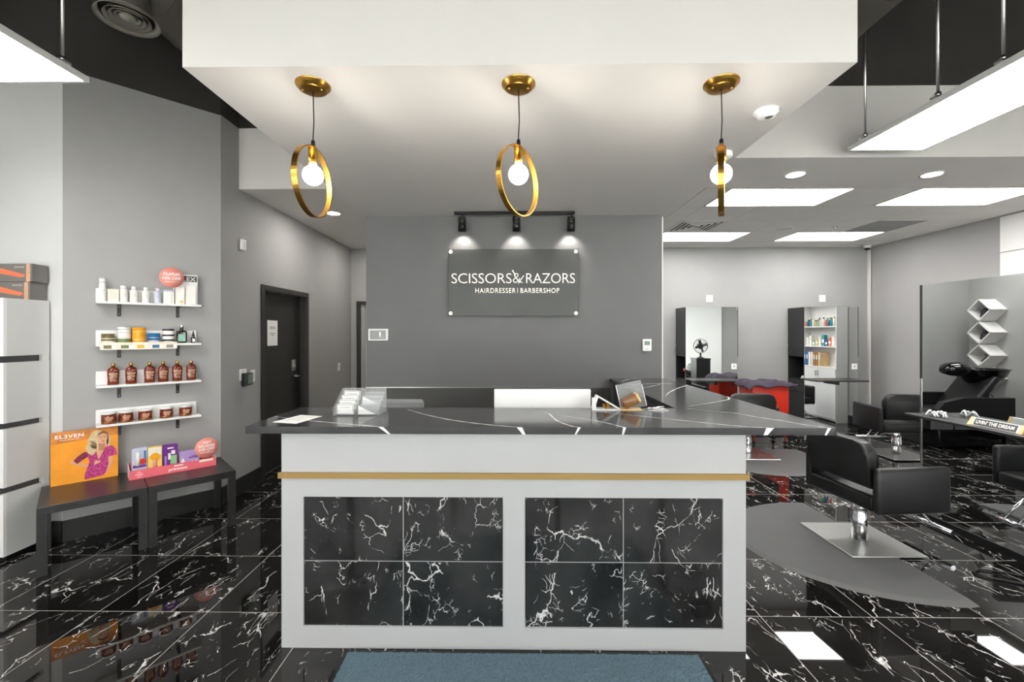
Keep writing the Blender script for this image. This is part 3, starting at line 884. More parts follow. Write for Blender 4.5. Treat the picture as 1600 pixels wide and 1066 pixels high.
jar(-.479, SHZ[1], .083, .039, 'blue_jar', 'low blue jar on the second shelf', [(.12, .3, 'clear_pack'), (.55, .6, 'clear_pack')])
jar(-.385, SHZ[1], .117, .04, 'white_jar', 'white jars with black bands on the second shelf', [(.16, .28, 'black_plastic'), (.50, .62, 'black_plastic'), (.88, 1.0, 'black_plastic')])
t = thing('product_bottle', 'dark square bottle with mint label on the second shelf', 'bottle', wpt(-.295, -.058, SHZ[1]), A4)
bx('body', 'dark_glass', -.036, .036, -.02, .02, 0, .105, t, .014, 3)
lay([(.016, .10), (.013, .118)]).build('neck', 'dark_glass', t); lay([(.015, .118), (.015, .148), (.013, .152)]).build('cap', 'steel', t)
bx('label', 'mint', -.024, .024, -.0215, -.02, .015, .075, t)
t = thing('dropper_bottle', 'small dark dropper bottle at the right end of the second shelf', 'bottle', wpt(-.214, -.058, SHZ[1]), A4)
lay([(.016, 0), (.017, .004), (.017, .045), (.008, .055), (.008, .06)]).build('body', 'dark_glass', t)
lay([(.010, .058), (.010, .075), (.005, .08), (.004, .10)]).build('dropper', 'black_plastic', t)
bx('label', 'white_ink', -.009, .009, -.0185, -.0155, .01, .036, t)
ps = thing('price_strip', 'cream price strip with product pictures hanging on the second shelf edge', 'price strip', wpt(-.57, -.118, SHZ[1]), A4)
bx('strip', 'cream', -.235, .235, -.004, 0, -.045, .012, ps)
for q, (x, m_) in enumerate(((-.19, 'olive'), (-.09, 'green_olive'), (0.005, 'orange_jar'), (.10, 'blue_jar'), (.19, 'ink_light'))):
    bx('picture', m_, x - .025, x + .02, -.0048, -.004, -.035, -.01, ps)
    bx('price_field', 'white_ink', x + .024, x + .044, -.0048, -.004, -.035, -.01, ps)

pos = ['leftmost', 'second from the left', 'third from the left', 'fourth from the left', 'fifth from the left', 'rightmost']
proto = None
for k, lx in enumerate((-.727, -.621, -.506, -.419, -.325, -.228)):
    lab = '%s amber bottle with gold cap on the third shelf' % pos[k]
    if proto is None:
        t = proto = thing('amber_bottle', lab, 'bottle', wpt(lx, -.058, SHZ[2]), A4, 'amber bottles on the third shelf')
        M = S(1, .62, 1)
        MB().lathe([(.032, 0), (.035, .004), (.034, .04), (.036, .075), (.037, .10), (.034, .118), (.022, .132), (.012, .136), (.012, .14)], 24, M).build('body', 'amber', t)
        lay([(.0125, .139), (.0125, .164), (.010, .167)]).build('cap', 'gold', t)
        for q, (zz, wd, hh) in enumerate(((.085, .05, .010), (.07, .042, .006), (.058, .046, .006), (.042, .036, .005), (.03, .04, .004))):
            bx('label_print', 'amber_label', -wd / 2, wd / 2, -.0245, -.02, zz - hh / 2, zz + hh / 2, t)
    else:
        t = copy_tree(proto); t.location = wpt(lx, -.058, SHZ[2]); t['label'] = lab
proto = None
pos5 = ['leftmost', 'second from the left', 'middle', 'fourth from the left', 'rightmost']
for k, lx in enumerate((-.753, -.652, -.534, -.398, -.268)):
    lab = '%s amber jar with white lid on the lowest shelf' % pos5[k]
    if proto is None:
        t = proto = jar(lx, SHZ[3], .088, .045, 'amber', lab, [(.12, .16, 'gold')], 'white_plastic', 'amber jars on the lowest shelf')
        for q, (zz, wd) in enumerate(((.05, .05), (.038, .042), (.026, .034))):
            bx('label_print', 'amber_label', -wd / 2, wd / 2, -.0462, -.035, zz - .004, zz + .004, t)
    else:
        t = copy_tree(proto); t.location = wpt(lx, -.058, SHZ[3]); t['label'] = lab

# ------------------------------------------------------------------ low tables
for k, (lx, lab) in enumerate(((-.838, 'low black side table under the poster beside the white cabinets'), (-.284, 'low black side table under the pink display tray'))):
    t = thing('side_table', lab, 'table', wpt(lx, -.295, 0), A4, 'black side tables along the angled wall')
    bx('top', 'table_black', -.275, .275, -.275, .275, .39, .44, t, .002, 1)
    for sx in (-1, 1):
        for sy in (-1, 1):
            bx('leg', 'table_black', sx * .25 - .025, sx * .25 + .025, sy * .25 - .025, sy * .25 + .025, 0, .39, t)
# poster board
po = thing('poster_board', 'orange photo board of a blonde woman in a pink dress leaning on the table', 'poster', wpt(-.883, -.065, .44), A4)
pz = lambda x, z, dy=0: T(x, -.011 - dy, z) @ RX90
bx('board', 'orange', -.183, .183, -.010, .010, 0, .385, po)
MB().prism([(-.182, .30), (-.05, .31), (.182, .325), (.182, .3845), (-.182, .3845)], 0, .0004, T(0, -.010, 0) @ RX90).build('sky_band', 'sand', po)
text('lettering', 'EL3VEN', 'white_ink', po, T(-.085, -.0108, .352) @ RX90, width=.15, height=.026, bold=.02, space=1.1)
text('lettering', 'AUSTRALIA', 'white_ink', po, T(-.085, -.0108, .327) @ RX90, width=.10, height=.009, space=1.3)
def flat(name, pts, m, lvl):
    MB().prism(pts, 0, .0006, T(0, -.0102 - lvl * .0004, 0) @ RX90).build(name, m, po)
def blob(cx, cz, rx, rz, n=22, wob=0.0, rot=0):
    return [(cx + rx * (1 + wob * math.sin(5 * a)) * math.cos(a + rot), cz + rz * (1 + wob * math.cos(4 * a)) * math.sin(a + rot)) for a in [2 * PI * k / n for k in range(n)]]
# print built of flat shapes: arms, dress, hair, face
flat('print_arm', [(-.085, .158), (-.075, .145), (0.0, .103), (.055, .115), (.06, .127), (.045, .130), (0.0, .122), (-.06, .165), (-.07, .172)], 'skin', 1)
flat('print_arm', [(.125, .16), (.152, .16), (.148, .10), (.118, .035), (.10, .03), (.118, .09)], 'skin', 1)
flat('print_dress', [(-.005, .012), (.10, .025), (.115, .05), (.128, .11), (.125, .16), (.16, .165), (.178, .165), (.17, .215), (.15, .24), (.12, .245), (.09, .215), (.05, .225), (.02, .225), (-.01, .215), (-.045, .185), (-.065, .165), (-.045, .14), (-.025, .155), (.012, .18), (.022, .14), (.01, .10), (-.005, .05)], 'dress', 2)
flat('print_sleeve', [(-.065, .165), (-.045, .138), (-.012, .165), (.012, .18), (.015, .215), (-.01, .218), (-.045, .19)], 'dress_dark', 3)
flat('print_neckline', [(.072, .145), (.105, .225), (.085, .25), (.055, .23)], 'skin', 3)
flat('print_hair', blob(.073, .298, .060, .074, 30, .07, .4), 'hair', 4)
flat('print_hair', blob(.032, .245, .030, .052, 24, .10, .2), 'hair', 4)
flat('print_hair', blob(.128, .285, .013, .045, 16, .08, .1), 'hair', 4)
flat('print_neck', [(.075, .215), (.105, .215), (.11, .27), (.07, .27)], 'skin_dark', 5)
flat('print_face', blob(.095, .306, .026, .040), 'skin', 6)
flat('print_fringe', [(.064, .318), (.072, .350), (.098, .364), (.122, .348), (.127, .31), (.119, .334), (.10, .346), (.08, .340)], 'hair_dark', 7)
for x in (.084, .106):
    flat('print_eye', blob(x, .312, .005, .0022, 10), 'hair_dark', 7)
    flat('print_brow', [(x - .009, .318), (x + .009, .319), (x + .008, .322), (x - .008, .321)], 'hair_dark', 7)
flat('print_nose', [(.092, .298), (.099, .298), (.096, .311)], 'skin_dark', 7)
flat('print_lips', blob(.096, .285, .009, .0032, 12), 'lips', 7)
flat('print_hand', [(.045, .112), (.075, .122), (.085, .135), (.07, .14), (.06, .148), (.048, .135)], 'skin', 8)
# pink display tray
ty = thing('display_tray', 'pink cardboard tray of hair brushes on the low table', 'display tray', wpt(-.37, -.225, .44), A4)
bx('front_lip', 'pink_tray', -.278, .278, -.066, -.062, 0, .068, ty)
bx('bottom', 'pink_tray', -.278, .278, -.062, .075, 0, .004, ty)
bx('back', 'pink_tray', -.278, .278, .071, .075, .004, .10, ty)
for sx in (-1, 1):
    e = MB(); e.prism([(-.062, .004), (.071, .004), (.071, .10), (-.062, .068)], -.002, .002, T(sx * .276, 0, 0) @ R(PI / 2) @ RX90); e.build('end_panel', 'white_board', ty)
text('lettering', 'princess', 'white_ink', ty, T(.02, -.0662, .026) @ RX90, width=.12, height=.03, bold=.02)
bx('lettering_bar', 'white_ink', -.005, .055, -.0666, -.066, .049, .057, ty)
dm = MB(); dm.tube([(-.22 + .022 * math.cos(a), -.0664, .033 + .022 * math.sin(a)) for a in (0, PI / 2, PI, 3 * PI / 2)], .0018, 6, closed=True); dm.build('diamond_logo', 'white_ink', ty)
bx('logo_bar', 'white_ink', -.228, -.212, -.0666, -.066, .030, .036, ty)
bx('peach_patch', 'cream', .16, .255, -.0668, -.066, .048, .066, ty)
def pack(lx, w_, h_, m, label, deco):
    t = thing('brush_package', label, 'package', wpt(-.37 + lx, -.225 - .02, .444), A4, 'packages in the pink tray')
    bx('carton', m, -w_ / 2, w_ / 2, -.015, .03, 0, h_, t, .002, 1)
    for nm, dm_, x0, x1, z0_, z1_ in deco:
        bx(nm, dm_, x0, x1, -.0165, -.015, z0_, z1_, t)
    return t
t = pack(-.215, .092, .225, 'clear_pack', 'clear pale blue brush package at the left end of the pink tray', [('band', 'purple', -.04, .04, .075, .095), ('strip', 'blue_pack', .025, .04, .10, .20)])
MB().lathe([(.0, 0), (.012, .002), (.012, .10), (0, .102)], 12, T(-.01, -.018, .09), cap=False).build('brush_handle', 'white_jar', t)
MB().cyl(.022, 0, .004, 18, T(.02, -.015, .12) @ RX90).build('brush_pad', 'red_plastic', t)
t = pack(-.122, .088, .215, 'yellow_pack', 'yellow brush package with pink brush in the pink tray', [('top_field', 'cream', -.04, .04, .15, .21)])
MB().lathe([(0, 0), (.013, .004), (.011, .06), (0, .064)], 12, T(0, -.018, .055) @ S(1, .5, 1), cap=False).build('brush_handle', 'pink', t)
MB().cyl(.03, 0, .004, 20, T(0, -.015, .14) @ RX90).build('brush_pad', 'orange_jar', t)
t = pack(-.025, .092, .215, 'purple', 'purple brush package with green and white artwork in the pink tray', [('field', 'green_soft', .0, .04, .06, .13), ('foot_band', 'teal', -.042, .042, .03, .05), ('header', 'white_ink', -.02, .02, .185, .195), ('artwork', 'white_ink', -.015, .0, .10, .15), ('artwork', 'white_ink', .005, .03, .14, .17), ('side_text', 'lavender', -.036, -.026, .06, .13)])
t = pack(.10, .135, .145, 'lavender', 'wide lavender box with white bottle pictures in the pink tray', [('print_line', 'purple', .01, .055, .10, .104), ('print_line', 'purple', -.005, .055, .086, .094)])
for q, (x, h_) in enumerate(((-.045, .09), (-.012, .055), (.018, .065), (.046, .065))):
    MB().lathe([(.012, .03), (.012, h_ - .015), (.004, h_ - .012), (.005, h_)], 12, T(x, -.0155, 0) @ S(1, .15, 1), cap=True).build('bottle_picture', 'white_ink', t)
t = round_sign(-.155, -.275, .595, .083, [('WET', .06, .022, .045), ('BRUSHES', .115, .022, .017), ('10% OFF', .11, .022, -.011), ('While stocks last', .10, .009, -.036)], 'round pink sign reading WET BRUSHES 10% OFF at the tray end')
bx('stem', 'acrylic', -.004, .004, .003, .006, -.15, 0, t)

# ------------------------------------------------------------------ white cabinets at the left edge
cb = thing('display_cabinet', 'tall stack of white cabinet boxes with dark gaps at the left edge', 'cabinet', (-3.415, 2.905, 0))
for k, (z0_, z1_) in enumerate(((.04, .46), (.505, .90), (.94, 1.35), (1.395, 1.79))):
    b_ = MB()
    b_.box(-.02, 0, .02, .295, z0_, z1_); b_.box(-.62, -.60, .02, .295, z0_, z1_)
    b_.box(-.60, -.02, .02, .295, z0_, z0_ + .018); b_.box(-.60, -.02, .02, .295, z1_ - .018, z1_); b_.box(-.60, -.02, .283, .295, z0_ + .018, z1_ - .018)
    c_ = b_.build('box', 'storage_white', cb)
    f_ = MB(); f_.box(-.62, -.585, 0, .02, z0_, z1_); f_.box(-.035, 0, 0, .02, z0_, z1_); f_.box(-.585, -.035, 0, .02, z0_, z0_ + .05); f_.box(-.585, -.035, 0, .02, z1_ - .05, z1_)
    f_.build('door_frame', 'white_plastic', cb)
    bx('door_pane', 'smoke_box', -.585, -.035, .008, .013, z0_ + .05, z1_ - .05, cb)
bx('plinth', 'black_plastic', -.61, -.012, .03, .29, 0, .04, cb)
for z0_, z1_ in ((.46, .505), (.90, .94), (1.35, 1.395)):
    bx('gap_filler', 'charcoal', -.61, -.035, .012, .285, z0_, z1_, cb)
    bx('corner_block', 'storage_white', -.035, -.001, .255, .294, z0_, z1_, cb)
ob = thing('orange_bag', 'orange product bag behind the lowest cabinet pane', 'bag', (-3.56, 2.90, .0915))
bx('pouch', 'coral', -.10, .10, -.022, -.002, 0.02, .26, ob, .008); bx('label', 'white_ink', -.05, .05, -.024, -.022, .10, .16, ob)
for k, (z_, x1, lab) in enumerate(((1.79, -3.435, 'lower smoky dryer box with coral picture on the cabinet stack'), (1.92, -3.42, 'upper smoky dryer box with coral picture on the cabinet stack'))):
    t = thing('appliance_box', lab, 'box', (x1, 3.085, z_), 0, 'dryer boxes on the cabinet')
    bx('carton', 'smoke_box', -.36, 0, 0, .11, 0, .128, t, .002, 1)
    MB().prism([(-.30, .07), (-.08, .03), (-.05, .035), (-.05, .05), (-.22, .095), (-.30, .10)], 0, .0006, T(0, 0, 0) @ RX90).build('picture', 'coral', t)
    text('lettering', 'cloud nine', 'white_ink', t, T(-.09, -.0005, .105) @ RX90, width=.07, height=.010)
    bx('corner_band', 'amber_label', -.04, -.012, -.0008, 0, .0, .128, t)

# ------------------------------------------------------------------ small wall devices
def dev(name, m, x0, x1, y0, y1, z0_, z1_, lab, cat):
    t = thing(name, lab, cat, ((x0 + x1) / 2 if abs(x1 - x0) > abs(y1 - y0) else x0, (y0 + y1) / 2 if abs(x1 - x0) <= abs(y1 - y0) else y1, z0_))
    return t
t = thing('wall_sensor', 'small white sensor high on the left wall', 'sensor', (XL, 4.235, 2.36))
bx('housing', 'white_plastic', 0, .025, -.035, .035, 0, .105, t, .006); bx('face', 'storage_white', .025, .027, -.015, .018, .03, .085, t)
t = thing('access_keypad', 'black wall box with green edged display beside the washroom door', 'keypad', (XL, 4.27, 1.06))
bx('back_plate', 'white_plastic', 0, .008, -.075, .03, .03, .14, t, .002, 1)
bx('housing', 'black_plastic', .008, .06, -.055, .045, -.02, .10, t, .004)
bx('display', 'lcd', .06, .062, -.035, .040, .0, .09, t); bx('bezel', 'green_pcb', .0595, .0612, -.05, .044, -.016, .096, t)
t = thing('wall_switch_plate', 'white switch plate beside the black keypad', 'switch', (XL, 4.41, 1.06))
bx('plate', 'white_plastic', 0, .008, -.035, .035, 0, .12, t, .002, 1); bx('rocker', 'storage_white', .008, .012, -.015, .015, .03, .09, t)
t = thing('corridor_switch', 'small white switch on the corridor wall past the door', 'switch', (XL, 6.64, .98))
bx('plate', 'white_plastic', 0, .008, -.04, .04, 0, .12, t, .002, 1); bx('rocker', 'storage_white', .008, .012, -.015, .015, .03, .09, t)
t = thing('wall_tablet', 'white framed touch panel at the left end of the feature wall', 'tablet', (-1.335, 4.41, 1.474))
bx('frame', 'white_plastic', -.102, .102, -.022, 0, 0, .122, t, .008); bx('screen', 'screen_grey', -.08, .08, -.0232, -.022, .016, .106, t)
bx('screen_mark', 'white_ink', .01, .03, -.0236, -.0232, .04, .09, t); bx('screen_mark', 'ink_light', -.06, -.01, -.0236, -.0232, .03, .095, t)
t = thing('thermostat', 'white thermostat at the right end of the feature wall', 'thermostat', (1.362, 4.41, 1.372))
bx('housing', 'white_plastic', -.045, .045, -.024, 0, 0, .12, t, .006); bx('display', 'lcd', -.028, .028, -.025, -.024, .06, .10, t); bx('button', 'storage_white', -.012, .012, -.027, -.024, .02, .035, t)

# ------------------------------------------------------------------ carpet mat in front of the desk
mt = thing('entrance_mat', 'blue grey carpet mat on the floor in front of the desk', 'mat', (0.055, 1.55, 0))
bx('edge', 'black_plastic', -.86, .86, -.6, .572, 0, .006, mt)
b = bmesh.new()
bmesh.ops.create_grid(b, x_segments=170, y_segments=110, size=.5)
for v in b.verts:
    v.co = Vector((v.co.x * 1.68, v.co.y * 1.14 - .015, .0085 + random.uniform(0, .005)))
MB().bm(b, None, False).build('pile', 'blue_carpet', mt)['kind'] = 'stuff'
# ------------------------------------------------------------------ ceiling lights
for i, j, lab in ((0, 0, 'square edged ceiling light panel nearest, behind the right pendant'), (3, 0, 'large ceiling light panel at the right, in the nearer row'), (0, 3, 'far ceiling light panel beside the feature wall'), (3, 3, 'far ceiling light panel near the right corner')):
    x0 = GX0 + i * TS; y0 = GY0 + j * TS
    t = thing('ceiling_light', lab, 'ceiling light', (x0 + TS, y0 + TS / 2, ZC), 0, 'recessed light panels')
    f = MB(); hx, hy = TS - .008, TS / 2 - .008
    f.box(-hx, hx, -hy, -hy + .018, -.002, .011); f.box(-hx, hx, hy - .018, hy, -.002, .011)
    f.box(-hx, -hx + .018, -hy + .018, hy - .018, -.002, .011); f.box(hx - .018, hx, -hy + .018, hy - .018, -.002, .011)
    f.build('frame', 'ceil_grid', t)
    bx('diffuser', 'panel_emit', -hx + .018, hx - .018, -hy + .018, hy - .018, .002, .009, t)
# wash area light behind the feature wall
t = thing('ceiling_light', 'ceiling light panel over the hair washing chair', 'ceiling light', (0.30, 6.3, ZC + .012), 0, 'recessed light panels')
bx('frame', 'ceil_grid', -.61, .61, -.305, .305, -.004, 0, t); bx('diffuser', 'panel_emit', -.585, .585, -.28, .28, -.007, -.004, t)
t2 = copy_tree(t); t2.location = (0.6, 5.1, ZC + .012); t2['label'] = 'added light panel brightening the wash area behind the feature wall'  # second panel, added to brighten the wash area in the large mirror
for x, y, z, lab in ((2.49, 3.86, ZC, 'round recessed downlight left of the two on the right bulkhead'), (3.68, 3.87, ZC, 'round recessed downlight right of the two on the right bulkhead'), (-2.05, 5.04, ZC, 'round recessed downlight in the corridor ceiling'), (-1.9, 6.45, ZC, 'added unseen downlight brightening the far end of the corridor')):  # last downlight is added out of view to brighten the corridor
    t = thing('downlight', lab, 'downlight', (x, y, z), 0, 'recessed downlights')
    MB().lathe([(.085, 0), (.085, -.004), (.07, -.006), (.066, -.002)], 32, cap=False).build('trim', 'white_plastic', t)
    MB().lathe([(0, -.0035), (.068, -.0035)], 32, cap=False).build('lens', 'down_emit', t)
def hanging(x0, x1, y0, y1, z, rods, rodx, lab):
    t = thing('suspended_light', lab, 'suspended light', ((x0 + x1) / 2, (y0 + y1) / 2, z), 0, 'suspended light panels')
    hx, hy = (x1 - x0) / 2, (y1 - y0) / 2
    f = MB(); f.box(-hx, hx, -hy, -hy + .015, 0, .03); f.box(-hx, hx, hy - .015, hy, 0, .03); f.box(-hx, -hx + .015, -hy + .015, hy - .015, 0, .03); f.box(hx - .015, hx, -hy + .015, hy - .015, 0, .03)
    f.build('frame', 'storage_white', t)
    bx('back_plate', 'storage_white', -hx + .015, hx - .015, -hy + .015, hy - .015, .02, .03, t)
    bx('diffuser', 'panel_emit', -hx + .015, hx - .015, -hy + .015, hy - .015, .004, .012, t)
    cy = (y0 + y1) / 2; cx = (x0 + x1) / 2
    for ry in rods:
        MB().cyl(.008, .03, ZT - z, 10, T(rodx - cx, ry - cy, 0)).build('rod', 'steel', t)
        cl_ = MB(); cl_.box(rodx - cx - .03, rodx - cx + .03, ry - cy - .02, ry - cy + .02, .03, .042); cl_.cyl(.016, .042, .065, 10, T(rodx - cx, ry - cy, 0))
        cl_.build('clamp', 'steel', t)
hanging(2.548, 3.109, -1.9, 3.345, 2.93, (3.20, 2.66, 2.31, 1.0, -.5), 2.565, 'long white light panel hanging on rods at the upper right')  # unseen stretch behind the camera added for more light
hanging(-2.915, -2.354, -1.9, 2.418, 2.95, (2.29, 1.2, -.4), -2.375, 'white light panel hanging at the upper left corner')  # also lengthened behind the camera, to light the left walls
# ducts and round diffuser
du = thing('air_duct', 'dark round spiral duct beside the left edge of the soffit', 'duct', (-2.48, 0, 3.90))
MB().cyl(.17, 2.55, 3.85, 28, R(-PI / 2, 'X')).build('pipe', 'silver_duct', du)
for k in range(4):
    MB().lathe([(.172, 0), (.176, .006), (.172, .012)], 28, T(0, 2.62 + k * .36, 0) @ R(-PI / 2, 'X'), cap=False).build('seam', 'silver_duct', du)
MB().box(-.01, .01, .0, .006, .16, .40, T(0, 2.6, 0)).build('hanger', 'silver_duct', du)
MB().box(-.01, .01, .0, .006, .16, .40, T(0, 3.4, 0)).build('hanger', 'silver_duct', du)
df = thing('air_diffuser', 'round ringed air diffuser on the dark ceiling at the upper left', 'air diffuser', (-2.45, 2.77, 3.55))
for k, (r0, r1, dz) in enumerate(((.168, .141, 0), (.123, .105, .005), (.095, .077, .008), (.068, .053, .010), (.044, .0, .008))):
    MB().lathe([(r0, dz + .004), (r0, dz), (r1, dz + .028), (r1, dz + .034)] if r1 else [(r0, dz + .014), (r0 * .8, dz), (.02, dz - .002), (.012, dz - .008), (0, dz - .009)], 36, cap=False).build('ring', 'diffuser_metal', df)
MB().lathe([(.141, .034), (.13, .08), (.12, .10), (.12, .17)], 28, cap=False).build('collar', 'silver_duct', df)
d2_ = thing('air_duct', 'dark round duct with seams behind the hanging rods at the upper right', 'duct', (2.24, 0, 3.64))
MB().cyl(.14, 0.8, 3.485, 28, T(0, 0, 0) @ R(-PI / 2, 'X')).build('pipe', 'silver_duct', d2_)
for k in range(7):
    MB().lathe([(.142, 0), (.146, .006), (.142, .012)], 28, T(0, 1.2 + k * .35, 0) @ R(-PI / 2, 'X'), cap=False).build('seam', 'silver_duct', d2_)
sp = thing('sprinkler_head', 'pale sprinkler head under the black ceiling at the upper right edge', 'sprinkler', (3.15, 2.75, 4.08))
MB().cyl(.022, .03, ZT - 4.08, 12).build('pipe', 'silver_duct', sp)
MB().lathe([(.0, -.035), (.035, -.034), (.035, -.028), (.012, -.02), (.012, .03)], 16, cap=False).build('deflector', 'diffuser_metal', sp)
# ceiling vent, return tile, speaker, sprinkler, camera
vt = thing('ceiling_vent', 'white slatted ceiling vent beside the feature wall', 'vent', (GX0 + TS / 2, GY0 + 2.5 * TS, ZC))
bx('backing', 'vent_dark', -.29, .29, -.29, .29, .007, .0118, vt)
f = MB(); f.box(-.298, .298, -.298, -.26, -.002, .007); f.box(-.298, .298, .26, .298, -.002, .007); f.box(-.298, -.26, -.26, .26, -.002, .007); f.box(.26, .298, -.26, .26, -.002, .007); f.build('frame', 'vent_white', vt)
for q in range(4):
    s0 = .225 - q * .058
    m_ = MB(); d_ = .014
    m_.box(-s0, s0, -s0, -s0 + d_, -.002, .006); m_.box(-s0, s0, s0 - d_, s0, -.002, .006); m_.box(-s0, -s0 + d_, -s0 + d_, s0 - d_, -.002, .006); m_.box(s0 - d_, s0, -s0 + d_, s0 - d_, -.002, .006)
    m_.build('slat', 'vent_white', vt)
rt = thing('return_grille', 'grey perforated ceiling tile near the far right light panel', 'grille', (GX0 + 4.5 * TS, GY0 + 2.5 * TS, ZC))
bx('panel', 'return_grey', -.295, .295, -.295, .295, .001, .0118, rt); bx('rim', 'ceil_grid', -.30, .30, -.30, -.292, -.001, .0118, rt)
spk = thing('ceiling_speaker', 'round white ceiling speaker in a ceiling tile', 'speaker', (3.63, 5.85, ZC + .002))
MB().lathe([(.10, 0), (.098, -.006), (.085, -.008), (.08, -.004), (0, -.006)], 32, cap=False).build('grille', 'ceil_grid', spk)
MB().lathe([(.103, .0), (.108, -.004), (.10, -.007)], 32, cap=False).build('rim', 'vent_white', spk)
sp2 = thing('ceiling_sprinkler', 'tiny sprinkler disc in the tile ceiling', 'sprinkler', (4.22, 5.75, ZC + .002))
MB().lathe([(.035, 0), (.03, -.006), (0, -.006)], 20, cap=False).build('plate', 'steel', sp2); MB().lathe([(.01, -.006), (.012, -.03), (0, -.031)], 12, cap=False).build('pin', 'steel', sp2)
cm = thing('security_camera', 'small white dome camera in the far right ceiling corner', 'camera', (5.66, 7.02, ZC + .002))
MB().lathe([(.05, 0), (.05, -.03), (.044, -.04)], 24, cap=False).build('housing', 'white_plastic', cm)
MB().lathe([(.042, -.038), (.036, -.06), (.02, -.072), (0, -.075)], 24, cap=False).build('dome', 'black_gloss', cm)

# ------------------------------------------------------------------ styling chairs
def chair(x, y, rz, label, off=0.10, plate_rot=None, back=0.80):
    t = thing('styling_chair', label, 'chair', (x, y, 0), rz, 'black styling chairs')
    zb = 0.012
    y0, y1 = off - .30, off + .245
    bx('seat', 'leather', -.325 + .05, .325 - .05, y0, y1, .325, .438, t, .025, 3)
    for s in (-1, 1):
        b_ = MB(); b_.box(min(s * .325, s * .27), max(s * .325, s * .27), y0, y1, .322, .637, None, .024, 3); b_.build('armrest', 'leather', t)
    # backrest with rounded upper corners, set between the arms and rising above them
    pts = []; w2 = .268; r = .09
    pts += [(-w2, .485), (w2, .485)]
    for k in range(7):
        a = PI / 2 * k / 6; pts.append((w2 - r + r * math.cos(a), back - r + r * math.sin(a)))
    for k in range(7):
        a = PI / 2 + PI / 2 * k / 6; pts.append((-w2 + r + r * math.cos(a), back - r + r * math.sin(a)))
    b = bmesh.new()
    n = len(pts); v0 = [b.verts.new((p[0], y0 - .01, p[1])) for p in pts]; v1 = [b.verts.new((p[0], y0 + .085, p[1])) for p in pts]
    f0 = b.faces.new(v0); f1 = b.faces.new(list(reversed(v1)))
    for k in range(n): b.faces.new((v0[(k + 1) % n], v0[k], v1[k], v1[(k + 1) % n]))
    ed = [e for e in list(f0.edges) + list(f1.edges)]
    bmesh.ops.bevel(b, geom=ed, offset=.022, segments=3, profile=.5, affect='EDGES')
    bmesh.ops.recalc_face_normals(b, faces=b.faces[:])
    for v in b.verts: v.co.y -= (v.co.z - .485) * .10
    MB().bm(b, None, True).build('backrest', 'leather', t)
    pr = plate_rot if plate_rot is not None else -rz
    MB().box(-.26, .26, -.275, .275, zb, zb + .008, R(pr), .003, 1).build('base_plate', 'steel', t)
    MB().lathe([(.05, zb + .008), (.05, .20), (.046, .205), (.046, .30), (.10, .31), (.10, .325)], 24).build('column', 'chrome', t)
    lv = MB(); lv.tube([(-.04, 0, .28), (-.20, -.04, .275), (-.26, -.12, .27), (-.33, -.13, .275)], .007, 8); lv.build('pump_lever', 'chrome', t)
    ft = MB()
    for s in (-1, 1): ft.tube([(s * .05, off + .22, .33), (s * .05, off + .40, .14)], .011, 10)
    ft.build('footrest_arm', 'chrome', t)
    MB().tube([(-.19, off + .41, .125), (.19, off + .41, .125)], .02, 12).build('footrest_bar', 'chrome', t)
    return t
chair(2.60, 3.30, -PI / 2 + .09, 'black styling chair on a square steel base in front of the large mirror', off=.13)
chair(3.02, 5.62, -.05, 'black styling chair facing the left mirror station', off=.16)
chair(4.90, 5.62, -.14, 'black styling chair beyond the large mirror facing the right mirror station', off=.08, plate_rot=.14)
chair(4.25, 2.75, PI / 2 + .1, 'black styling chair on the far side of the large mirror', off=.10)
def dmat(x, y, rz, r, dep, label):
    t = thing('chair_mat', label, 'floor mat', (x, y, 0), rz, 'grey anti fatigue mats')
    def outline(k):
        pts = []
        for q in range(37):
            a = PI + PI * q / 36
            pts.append((k * r * math.cos(a), k * dep * math.sin(a) + (1 - k) * -.35))
        pts += [(k * r * .985, k * .06), (-k * r * .985, k * .06)]
        return pts
    b = MB(); o0 = outline(1.0); o1 = outline(.93)
    n = len(o0)
    vs_ = [(p[0], p[1], 0.0005) for p in o0] + [(p[0], p[1], .0112) for p in o1]
    fs = [[k, (k + 1) % n, n + (k + 1) % n, n + k] for k in range(n)] + [[n + k for k in range(n)]]
    b.raw(vs_, fs); b.build('pad', 'mat_grey', t)
dmat(2.60, 3.27, -PI / 2, .77, .90, 'grey half round mat under the nearest styling chair')
dmat(3.05, 5.80, 0, .77, 1.02, 'grey half round mat under the chair at the left mirror station')
dmat(4.3, 2.75, PI / 2, .77, .9, 'grey half round mat on the far side of the large mirror')

# ------------------------------------------------------------------ large mirror partition
mp_ = thing('mirror_partition', 'large floor standing mirror panel with black edges and plinth at the right', 'mirror', (3.45, 0, 0))
PY0, PY1 = 1.55, 3.73
bx('panel', 'black_lam', .006, .05, PY0, PY1, .055, 1.955, mp_)
bx('mirror_glass', 'mirror', 0, .006, PY0, PY1 - .016, .055, 1.955, mp_)
bx('edge_strip', 'black_plastic', -.004, .006, PY1 - .016, PY1, 1.17, 1.955, mp_)
bx('edge_strip_lower', 'steel', -.002, .006, PY1 - .016, PY1, .055, 1.17, mp_)
bx('plinth', 'black_plastic', -.005, .05, PY0, PY1, 0, .055, mp_)
bx('mirror_glass_rear', 'mirror', .05, .056, PY0, PY1, .055, 1.955, mp_)
lg = thing('mirror_shelf', 'narrow black shelf fixed across the large mirror', 'shelf', (3.45, 0, 0.9))
bx('board', 'black_lam', -.228, -.005, 1.9, 3.625, -.02, 0, lg, .003, 1)
bx('bracket', 'black_plastic', -.18, -.005, 3.45, 3.50, -.10, -.02, lg); bx('bracket', 'black_plastic', -.18, -.005, 2.2, 2.25, -.10, -.02, lg)
